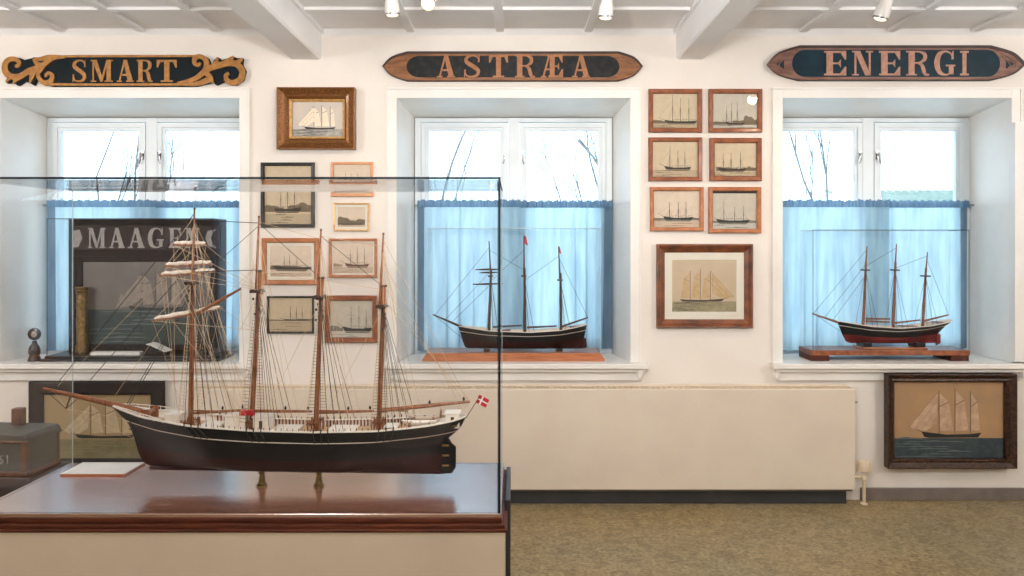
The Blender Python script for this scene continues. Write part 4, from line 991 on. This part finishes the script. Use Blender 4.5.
right_ship = small_ship('smaller black and red three-masted ship model, in the right window case', Yr, Hr, (893, 346),
           [((863, 330), (866, 262), (865.5, 270), (867, 246)), ((893, 331), (895.5, 262), (895, 270), (896.5, 244)), ((922.5, 328), (926, 268), (925.5, 276), (927.5, 252))],
           ((840, 323), (812, 313.5)), [((866, 321), (890, 322)), ((895, 323), (920, 320)), ((924, 321), (948, 315)), ((866, 318.5), (890, 319))],
           [((866.5, 250), (813, 314)), ((866, 264), (825, 317)), ((866, 275), (833, 320)), ((814, 314), (840, 331)), ((896, 248), (866, 266)), ((927, 256), (896, 268)), ((927, 260), (949, 316))],
           (HULLB, HULLR2, [(.8, .825, SHW)]), houses=((901, 915, .02), (935, 944, .02)), posts=((860, 868, 342, 346), (912, 921, 342, 346)),
           rud=[(936, 334), (940, 334), (940, 343), (936, 345)])
MB().use(TEAK).box(PXx(858, 4.44), PXx(922, 4.44), 4.375, 4.505, PZ(350.5, 4.34) + .0005, PZ(346.1, 4.44)).build('stand_board', right_ship, bevel=.002, label='brown stand board')

# ------------------------------------------------------------------ glass cases
def glass_cover(label, x0, x1, y0, y1, z0, z1, th=.006, group=None, ed=.004, dark=(), sides=('front', 'back', 'left', 'right', 'top'), edmat=GEDGE, name='glass_cover', ed2=.003):
    root = thing(name, label, 'glass cover', ((x0 + x1) / 2, (y0 + y1) / 2, z0), group)
    g = lambda n, *b: MB().use(GLASS).box(*b).build('glass_pane', root, label=n + ' glass pane')
    if 'front' in sides: g('front', x0 + th, x1 - th, y0, y0 + th, z0, z1 - th)
    if 'back' in sides: g('back', x0 + th, x1 - th, y1 - th, y1, z0, z1 - th)
    if 'left' in sides: g('left', x0, x0 + th, y0, y1, z0, z1 - th)
    if 'right' in sides: g('right', x1 - th, x1, y0, y1, z0, z1 - th)
    g('top', x0, x1, y0, y1, z1 - th, z1)
    e = ed
    for nm, a, b, r, m in (('fr', (x1, y0, z0), (x1, y0, z1), e, edmat), ('fl', (x0, y0, z0), (x0, y0, z1), e, edmat), ('ft', (x0, y0, z1), (x1, y0, z1), ed2, edmat),
                           ('br', (x1, y1, z0), (x1, y1, z1), ed2 * .4, GEDGL), ('bl', (x0, y1, z0), (x0, y1, z1), ed2 * .4, GEDGL), ('bt', (x0, y1, z1), (x1, y1, z1), ed2 * .5, GEDGL),
                           ('lt', (x0, y0, z1), (x0, y1, z1), ed2 * .6, GEDGL), ('rt', (x1, y0, z1), (x1, y1, z1), ed2 * .6, edmat)):
        a, b = Vector(a), Vector(b); lo = Vector([min(a[i], b[i]) - r * .5 for i in range(3)]); hi = Vector([max(a[i], b[i]) + r * .5 for i in range(3)])
        lo.z = max(lo.z, z0)
        MB().use(m).box(lo.x, hi.x, lo.y, hi.y, lo.z, hi.z).build('glass_edge', root, label='ground glass edge')
    return root

# the big case: plinth with mahogany top
YF_, YBk = 2.2, 2.70
xl, xr = -1.54, -.0396
zt = PZ(513, YF_)
root = thing('display_plinth', 'beige plinth with mahogany top carrying the large glass case', 'plinth', ((xl + xr) / 2, 2.45, 0))
mb = MB().use(MAHOG).box(xl - .004, xr + .004, YF_ - .006, YBk + .006, zt - .012, zt); mb.build('wooden_top', root, bevel=.002, label='glossy mahogany top')
mb = MB().use(MAHOGD)
mb.box(xl - .006, xr + .006, YF_ - .008, YBk + .008, zt - .026, zt - .012)
mb.box(xl - .016, xr + .014, YF_ - .018, YBk + .016, zt - .038, zt - .026)
mb.box(xl - .022, xr + .02, YF_ - .024, YBk + .02, zt - .048, zt - .038)
mb.build('moulded_edge', root, bevel=.003, label='stepped dark mahogany moulding')
MB().use(PLINTH).box(xl - .016, xr + .014, YF_ - .018, YBk + .01, .0, zt - .048).build('body', root, bevel=.002)
sp = MB().use(DARKB).box(xr + .0142, xr + .0285, YF_ + .13, YBk - .02, .02, PZ(500, YF_ + .13)); sp.build('side_panel', root, bevel=.002, label='dark grey side panel')
ZB = zt
glass_cover('large clear glass cover over the four-masted ship model', xl + .006, xr - .002, YF_, YBk, zt, PZ(178, YF_), th=.006, ed=.0065, ed2=.0055)
c0, c1 = PXx(60, 2.55), PXx(125, 2.55)
root = thing('caption_card', 'white caption card on wooden backing, left of the large ship model', 'caption card', (-1.39, 2.62, zt))
MB().use(TEAK).box(c0, c1, 2.55, 2.685, zt, zt + .006).build('backing', root, bevel=.001, label='thin wooden backing')
mb = MB().use(PAPERW).box(c0 + .001, c1 - .001, 2.552, 2.684, zt + .006, zt + .0075); mb.build('card', root)

# case in the middle window
def window_case(i, front, back_y, front_y, top_py, base_pys, label_b, label_g, fpx, wood, step=False):
    x0, x1 = PXx(fpx[0], front_y), PXx(fpx[1], front_y)
    zb = ZS; zt = PZ(base_pys[0], front_y)
    bx0, bx1 = PXx(front[0], front_y), PXx(front[1], front_y)
    root = thing('window_plinth', label_b, 'plinth', ((bx0 + bx1) / 2, (front_y + back_y) / 2, zb), 'wooden bases in the windows')
    return root, x0, x1, zb, zt, bx0, bx1
r, x0, x1, zb, ztm, bx0, bx1 = window_case(1, (422, 605), 4.60, 4.335, 228, (353, 363), 'orange-brown moulded base in the middle window', '', (426, 601), TEAK)
mb = MB().use(TEAK); mb.prism([(bx0, zb), (bx1, zb), (bx1, zb + .012), (bx1 - .022, ztm - .004), (bx1 - .022, ztm), (bx0 + .022, ztm), (bx0 + .022, ztm - .004), (bx0, zb + .012)], 4.335, 4.56)
mb.build('moulded_plinth', r, bevel=.002)
glass_cover('clear glass cover in the middle window over the ship with pennants', x0 + .01, x1 - .004, 4.345, 4.55, ztm, PZ(228, 4.345), th=.004, ed=.0016, ed2=.0024, group='glass covers in the windows', edmat=GEDGL)
Zm = ztm
r, x0, x1, zb, ztr, bx0, bx1 = window_case(2, (812, 970), 4.56, 4.34, 231, (351, 358), 'flat brown base with pale strip in the right window', '', (813, 969), TEAK)
zz = PZ(350.5, 4.34); ze = zz
MB().use(FW).box(bx0, bx1, 4.34, 4.545, zz - .028, zz).build('board', r, bevel=.002)
for a, b in ((812, 830), (952, 970)):
    MB().use(MAHOGD).box(PXx(a, 4.34), PXx(b, 4.34), 4.35, 4.54, zb, zz - .028).build('foot', r)
glass_cover('clear glass cover in the right window over the smaller ship', PXx(813, 4.345), PXx(969, 4.345), 4.345, 4.54, zz, PZ(230, 4.345), th=.004, ed=.002, ed2=.003, group='glass covers in the windows')

# left window: dark backed case with name board, painting and brass column
yf, yk = 4.335, 4.545
cx0, cx1 = PXx(47, yf), PXx(213, yf); zt1 = PZ(218.6, yf)
root = thing('window_plinth', 'black lacquered base of the case in the left window', 'plinth', ((cx0 + cx1) / 2, 4.45, ZS), 'wooden bases in the windows')
MB().use(BLACK).box(cx0 - .035, cx1 + .035, yf - .012, yk + .01, ZS, ZS + .014).build('lower_step', root, bevel=.002)
MB().use(BLACK).box(cx0 - .012, cx1 + .012, yf - .004, yk + .01, ZS + .014, ZS + .03).build('upper_step', root, bevel=.003)
zc1 = ZS + .03
glass_cover('clear glass cover in the left window over the painting', cx0, cx1, yf, yk - .012, zc1, zt1, th=.004, ed=.0022, ed2=.003, sides=('front', 'left', 'right', 'top'), group='glass covers in the windows')
tag(MB().use(BACKP).box(cx0 + .004, cx1 - .004, yk - .008, yk + .006, zc1, zt1).build('backing_board', bevel=.001), 'dark brown backing board behind the painting in the left window', 'backing board')
yn = yk - .012
root = thing('name_board', 'dark indoor board reading MAAGEN in pale letters, inside the left window case', 'name board', P(145, 252, yn), 'ship name boards')
b0, b1 = PXx(74.5, yn), PXx(221, yn)
MB().use(M('brown grey board paint', (58, 48, 48), .6, col2=(44, 37, 39), scale=9, spec=.2)).box(b0, b1, yn - .016, yn, PZ(250.5, yn), PZ(226, yn)).build('board', root, bevel=.003)
MB().use(LETW).prism([(PXx(a, yn), PZ(b, yn)) for a, b in [(74.8, 231), (81, 229.5), (84, 238), (80, 247), (74.8, 247.5)]], yn - .0185, yn - .015).build('end_ornament', root)
MB().use(LETW).prism([(PXx(a, yn), PZ(b, yn)) for a, b in [(218, 229), (209, 231), (206.5, 238), (209.5, 246), (218, 248.5), (213.5, 243), (212, 238), (214, 233)]], yn - .0185, yn - .015).build('end_ornament', root)
letters(root, 'MAAGEN', ((88, 106), (109, 125), (128, 145), (148, 164), (169, 181), (185, 200)), 228, 248, yn - .0155, LETW, .003)
def a_dim(A): seascape(A, DIM, .42, 8, 16); sailing(A, DIM, .43, .36, .78, (.25, .5, .78), .42, hull=.035, square=True); A.poly(DIM['sail'], [(.26, .44), (.3, .62), (.36, .46)]); A.poly(DIM['sail'], [(.84, .44), (.88, .54), (.91, .44)])
picture('dark framed oil painting of ships at sea, inside the left window case', 77, 256, 216, 350.2, 6, BACKP, a_dim, 'flat', .02, yb=yn - .002, glass=False, Y=yn)
pc = P(79, 358, 4.47); hz = zc1
zt_ = PZ(287, 4.47) - zc1
prof = [(.034, 0), (.036, .01), (.033, .02), (.036, .03), (.03, .05)]
prof += [(.029 + .001 * math.sin(i * 1.3), .05 + (zt_ - .09) * i / 14) for i in range(1, 15)]
prof += [(.034, zt_ - .036), (.03, zt_ - .03), (.035, zt_ - .022), (.03, zt_ - .016), (.036, zt_ - .008), (.034, zt_)]
tag(MB().use(BRASS, True).lathe((PXx(82, 4.47), 4.47, zc1), prof, 24).build('brass_column'), 'engraved brass column at the left end of the left window case', 'brass column')
# booklet and pale strip at the foot of the painting
root = thing('booklet', 'dark open booklet with white page edge, right in the left window case', 'booklet', (PXx(158, 4.42), 4.42, zc1))
bx = PXx(158, 4.42)
MB().use(BACKP).prism([(bx - .07, zc1), (bx + .07, zc1), (bx + .055, zc1 + .012), (bx - .03, zc1 + .052), (bx - .055, zc1 + .055)], 4.38, 4.48).build('cover', root, bevel=.002)
MB().use(PAPERW).prism([(bx - .052, zc1 + .0565), (bx - .03, zc1 + .0535), (bx + .056, zc1 + .0135), (bx + .06, zc1 + .017), (bx - .028, zc1 + .058), (bx - .05, zc1 + .061)], 4.385, 4.475).build('page', root, label='white page')
tag(MB().use(PAPERW).box(PXx(93, 4.40), PXx(142, 4.40), 4.37, 4.43, zc1, zc1 + .016).build('folded_leaflet', bevel=.001), 'low white folded leaflet in front of the painting, left window case', 'leaflet')
# small carved watch stand
yw_ = 4.36; root = thing('watch_stand', 'small dark carved watch stand with pale dial on the left window sill', 'watch stand', (PXx(34.5, yw_), yw_, ZS))
b = Vector((PXx(34.5, yw_), yw_, ZS)); DARKW = M('dark carved wood', (40, 26, 20), .4, col2=(58, 38, 28), scale=30, coat=.2)
MB().use(DARKW, True).lathe(b, [(.034, 0), (.034, .008), (.029, .02), (.024, .03), (.03, .045), (.031, .06), (.026, .078), (.016, .095), (.012, .105), (.014, .112)], 18).build('turned_foot', root)
MB().use(DARKW, True).lathe(b + Vector((0, .012, .15)), [(.02, 0), (.033, .003), (.036, .012), (.033, .022), (.02, .026)], 22, axis=(0, -1, 0)).build('watch_case', root)
MB().use(M('dull dial', (168, 160, 150), .5, col2=(140, 130, 120), scale=60), True).lathe(b + Vector((.006, -.0142, .15)), [(.0165, 0), (.017, .001), (.015, .0025)], 20, axis=(0, -1, 0)).build('dial', root, label='pale round dial')

# ------------------------------------------------------------------ chest on a bench, far left
mb = MB(); base = Vector((-2.289, 3.40, 0))
rot = Matrix.Translation(base) @ Matrix.Rotation(math.radians(-5), 4, 'Z')
bench = thing('low_bench', 'dark low bench under the painted chest at far left', 'bench', base)
def rb(name, parent, mat, *b, **k):
    m = MB().use(mat).box(*b); m.xf(rot); return m.build(name, parent, bevel=k.get('bevel', .003), label=k.get('label'))
rb('bench_top', bench, BENCH, -.52, .28, -.13, .13, .40, .44)
for x in (-.48, .24):
    for y in (-.1, .1): rb('leg', bench, BENCH, x - .025, x + .025, y - .025, y + .025, 0, .40)
rb('back_board', bench, BENCH, -.46, .22, .08, .1, .06, .40)
chest = thing('painted_chest', 'grey painted chest with brown edge trim marked 1861 at far left', 'chest', base + Vector((0, 0, .44)))
zc, zl = .44, .582
rb('body', chest, CHEST, -.49, .24, -.1, .1, zc, zl)
rb('bottom_rail', chest, CHESTT, -.5, .25, -.108, .108, zc, zc + .018)
m = MB().use(CHEST); m.prism([(-.5, zl), (.25, zl), (.25, zl + .018), (.235, zl + .034), (-.485, zl + .034), (-.5, zl + .018)], -.108, .108); m.xf(rot); m.build('lid', chest, bevel=.004)
for x in (-.49, .24):
    for y in (-.1, .1): rb('corner_strip', chest, CHESTT, x - (.006 if x < 0 else .022), x + (.022 if x < 0 else .006), y - .006, y + .006, zc + .018, zl, label='brown corner strip')
for y in (-.11, .1): rb('lid_strip', chest, CHESTT, -.502, .252, y, y + .01, zl - .004, zl + .008, label='brown lid strip')
# painted date
def digit(mb, ch, x0, z0, w, h, y0, y1):
    S = lambda pts: mb.ribbon([(x0 + a * w, z0 + b * h) for a, b in smoothpath(pts, 5)], [h * .12] * ((len(pts) - 1) * 5 + 1), y0, y1)
    if ch == '1': S([(.25, .8), (.5, 1), (.5, .5), (.5, 0)])
    if ch == '8': S([(.5, .52), (.15, .75), (.5, 1), (.85, .75), (.5, .52), (.1, .25), (.5, 0), (.9, .25), (.5, .52)])
    if ch == '6': S([(.8, .95), (.4, .85), (.12, .35), (.45, 0), (.88, .28), (.5, .55), (.15, .35)])
mb = MB().use(LETW)
for k, ch in enumerate('1861'): digit(mb, ch, .062 + k * .028, zc + .05, .02, .036, -.1015, -.0992)
mb.xf(rot); mb.build('painted_date', chest, label='pale painted date 1861')
tag(MB().use(CHESTT).box(PXx(8, 3.42), PXx(18, 3.42), 3.44, 3.48, zl + .034, PZ(408, 3.46)).build('wooden_block', bevel=.003), 'small brown wooden block standing on the painted chest', 'wooden block')

# ------------------------------------------------------------------ ceiling spotlights
SPOTW = M('white lamp enamel', (226, 224, 220), .35, col2=(218, 216, 212), scale=10)
def spotlight(label, px, py, Y, aim, bulb, energy, tilt):
    tip = P(px, py, Y); d = Vector(tilt).normalized()
    root = thing('ceiling_spotlight', label, 'spotlight', (tip.x, Y, ZC), 'white ceiling spotlights')
    top = tip - d * .115
    MB().use(SPOTW, True).lathe(tip, [(.031, -.006), (.033, -.012), (.031, -.05), (.026, -.06), (.024, -.115), (.014, -.12)], 20, axis=d).build('lamp_housing', root)
    MB().use(CHROME, True).lathe(tip, [(.026, -.012), (.031, -.001), (.0325, -.002), (.0325, -.01)], 20, axis=d).build('chrome_rim', root, label='chrome rim')
    MB().use(bulb, True).lathe(tip, [(.026, -.011), (.025, .001), (.018, .006), (.004, .008)], 18, axis=d).build('bulb', root, label='lit bulb')
    MB().use(SPOTW, True).tube([top + d * .02, (top.x, top.y, ZC - .02)], .008, 10).build('stem', root)
    MB().use(SPOTW, True).lathe((top.x, top.y, ZC - .028), [(.03, 0), (.036, .008), (.036, .028)], 18).build('ceiling_rose', root)
    if energy:
        l = bpy.data.lights.new('spot beam', 'SPOT'); l.energy = energy; l.color = (1, .86, .68); l.spot_size = math.radians(95); l.spot_blend = .8; l.shadow_soft_size = .03
        o = bpy.data.objects.new('spot_beam', l); COL.objects.link(o); o.parent = root
        p = tip + d * .02; o.location = p - WLOC[root]
        o.rotation_euler = (Vector(aim) - p).to_track_quat('-Z', 'Y').to_euler()
spotlight('white ceiling spotlight pointing down, left of the glowing one', 392.5, 15, 3.4, (-1.5, YW, 1.6), BULBD, 20, (.02, .25, -1))
spotlight('glowing ceiling spotlight facing the camera', 428, 4, 3.35, (.2, 0, 0), BULB, 0, (-.05, -.75, -.65))
spotlight('white ceiling spotlight above the right end of the ASTRÆA board', 605.5, 18, 3.4, (.9, YW, 1.5), BULBD, 20, (-.05, .2, -1))
spotlight('white ceiling spotlight above the ENERGI board', 880, 19, 3.4, (1.6, YW, 1.4), BULBD, 20, (-.25, .3, -1))

# ------------------------------------------------------------------ outside
struct(MB().use(GRASS).box(-30, 30, YO + .05, 40, -.9, -.8).build('ground'), 'pale light-bouncing lawn outside the windows', 'lawn')
def tree(label, x, y, h, seed, n=5, spread=.5):
    rnd = random.Random(seed); mb = MB().use(BARK, True)
    def grow(p, d, L, r, lev):
        pts = [p]; q = p
        for i in range(4):
            d = (d + Vector((rnd.uniform(-.16, .16), rnd.uniform(-.16, .16), rnd.uniform(-.04, .12)))).normalized(); q = q + d * L / 4; pts.append(q)
        mb.tube(pts, [r, r * .9, r * .8, r * .7, r * .55], 6 if lev < 2 else 4)
        if lev < 4:
            for k in range(3 if lev else n):
                a = pts[rnd.choice((2, 3, 4))] if lev else pts[rnd.choice((2, 3, 4, 4))]
                nd = (d + Vector((rnd.uniform(-1, 1), rnd.uniform(-.7, .7), rnd.uniform(-.15, .7))) * spread * 1.1).normalized()
                grow(a, nd, L * rnd.uniform(.55, .8), r * .55, lev + 1)
    grow(Vector((x, y, -.82)), Vector((rnd.uniform(-.1, .1), 0, 1)), h, h * .015, 0)
    tag(mb.build('bare_tree'), label, 'tree', 'bare trees outside the windows')
tree('bare winter tree outside the left window', -5.6, 10.5, 2.6, 5)
tree('bare winter tree outside the middle window, right pane', 1.6, 10.5, 2.6, 12, 6)
tree('slender bare winter tree outside the middle window, left pane', -1.2, 14.5, 2.8, 8, 3)
tree('bare winter tree outside the right window', 5.2, 12.0, 2.4, 21, 4)
root = thing('garden_shed', 'low shed with ribbed green roof outside the right window', 'shed', (8.0, 14, -.8))
MB().use(SHEDW).box(6.6, 10.5, 13.2, 15.5, -.8, 2.0).build('cladding', root)
mb = MB().use(ROOFG); rows = [[], []]
for i in range(120):
    x = 6.2 + 4.8 * i / 119; o = .03 * math.sin(i * 1.6); rows[0].append(Vector((x, 12.9, 1.95 + o))); rows[1].append(Vector((x + .1, 15.8, 2.5 + o)))
mb.grid(rows).build('roof', root, recalc=False, solid=.02)

# ------------------------------------------------------------------ light, world, camera
w = bpy.data.worlds.new('overcast sky'); SC.world = w; w.use_nodes = True
nt = w.node_tree; bg = nt.nodes['Background']
tc = nt.nodes.new('ShaderNodeTexCoord'); nz = nt.nodes.new('ShaderNodeTexNoise'); nz.inputs['Scale'].default_value = 2.2
rp = nt.nodes.new('ShaderNodeValToRGB'); rp.color_ramp.elements[0].color = (.62, .83, 1, 1); rp.color_ramp.elements[1].color = (.78, .92, 1, 1)
nt.links.new(tc.outputs['Generated'], nz.inputs['Vector']); nt.links.new(nz.outputs['Fac'], rp.inputs['Fac']); nt.links.new(rp.outputs['Color'], bg.inputs['Color'])
bg.inputs['Strength'].default_value = 5.2

def area(name, loc, aim, sx, sy, e, col):
    l = bpy.data.lights.new(name, 'AREA'); l.shape = 'RECTANGLE'; l.size = sx; l.size_y = sy; l.energy = e; l.color = col
    o = bpy.data.objects.new(name, l); COL.objects.link(o); o.location = loc
    o.rotation_euler = (Vector(aim) - Vector(loc)).to_track_quat('-Z', 'Y').to_euler()
WARM = (1, .9, .83)
for x in (-2.9, .2, 3.35): area('added warm fill', (x, 2.2, 2.56), (x * .95, 4.3, 1.0), .9, .4, 20, WARM)  # added lights above the view, no fixture, to brighten the window wall
for x in (-1.65, .75): area('added warm fill', (x, -2.2, 2.55), (x, -1.5, 0), .4, .6, 90, WARM)  # added fill behind the camera, mainly for the plinth front
for x in (-3.6, 0, 3.6): area('added ceiling fill', (x, 1.2, 1.96), (x, 2.3, 2.6), .5, .3, 88, (1, .97, .95))  # added out-of-view lights that brighten the ceiling

cam = bpy.data.cameras.new('camera'); co = bpy.data.objects.new('camera', cam); COL.objects.link(co)
cam.sensor_fit = 'HORIZONTAL'; cam.sensor_width = 36; cam.lens = 36 * F / 1024
cam.shift_x = -(VX - 512) / 1024; cam.shift_y = -(288 - VY) / 1024
co.location = (0, 0, CH); co.rotation_euler = (PI / 2, 0, 0); cam.clip_start = .05
SC.camera = co
SC.view_settings.view_transform = 'Standard'; SC.view_settings.look = 'None'; SC.view_settings.gamma = 1; SC.view_settings.exposure = -0.84
SC.view_settings.use_curve_mapping = False
SC.cycles.transparent_max_bounces = 32; SC.cycles.max_bounces = 10; SC.cycles.diffuse_bounces = 5
SC.cycles.caustics_reflective = False; SC.cycles.caustics_refractive = False
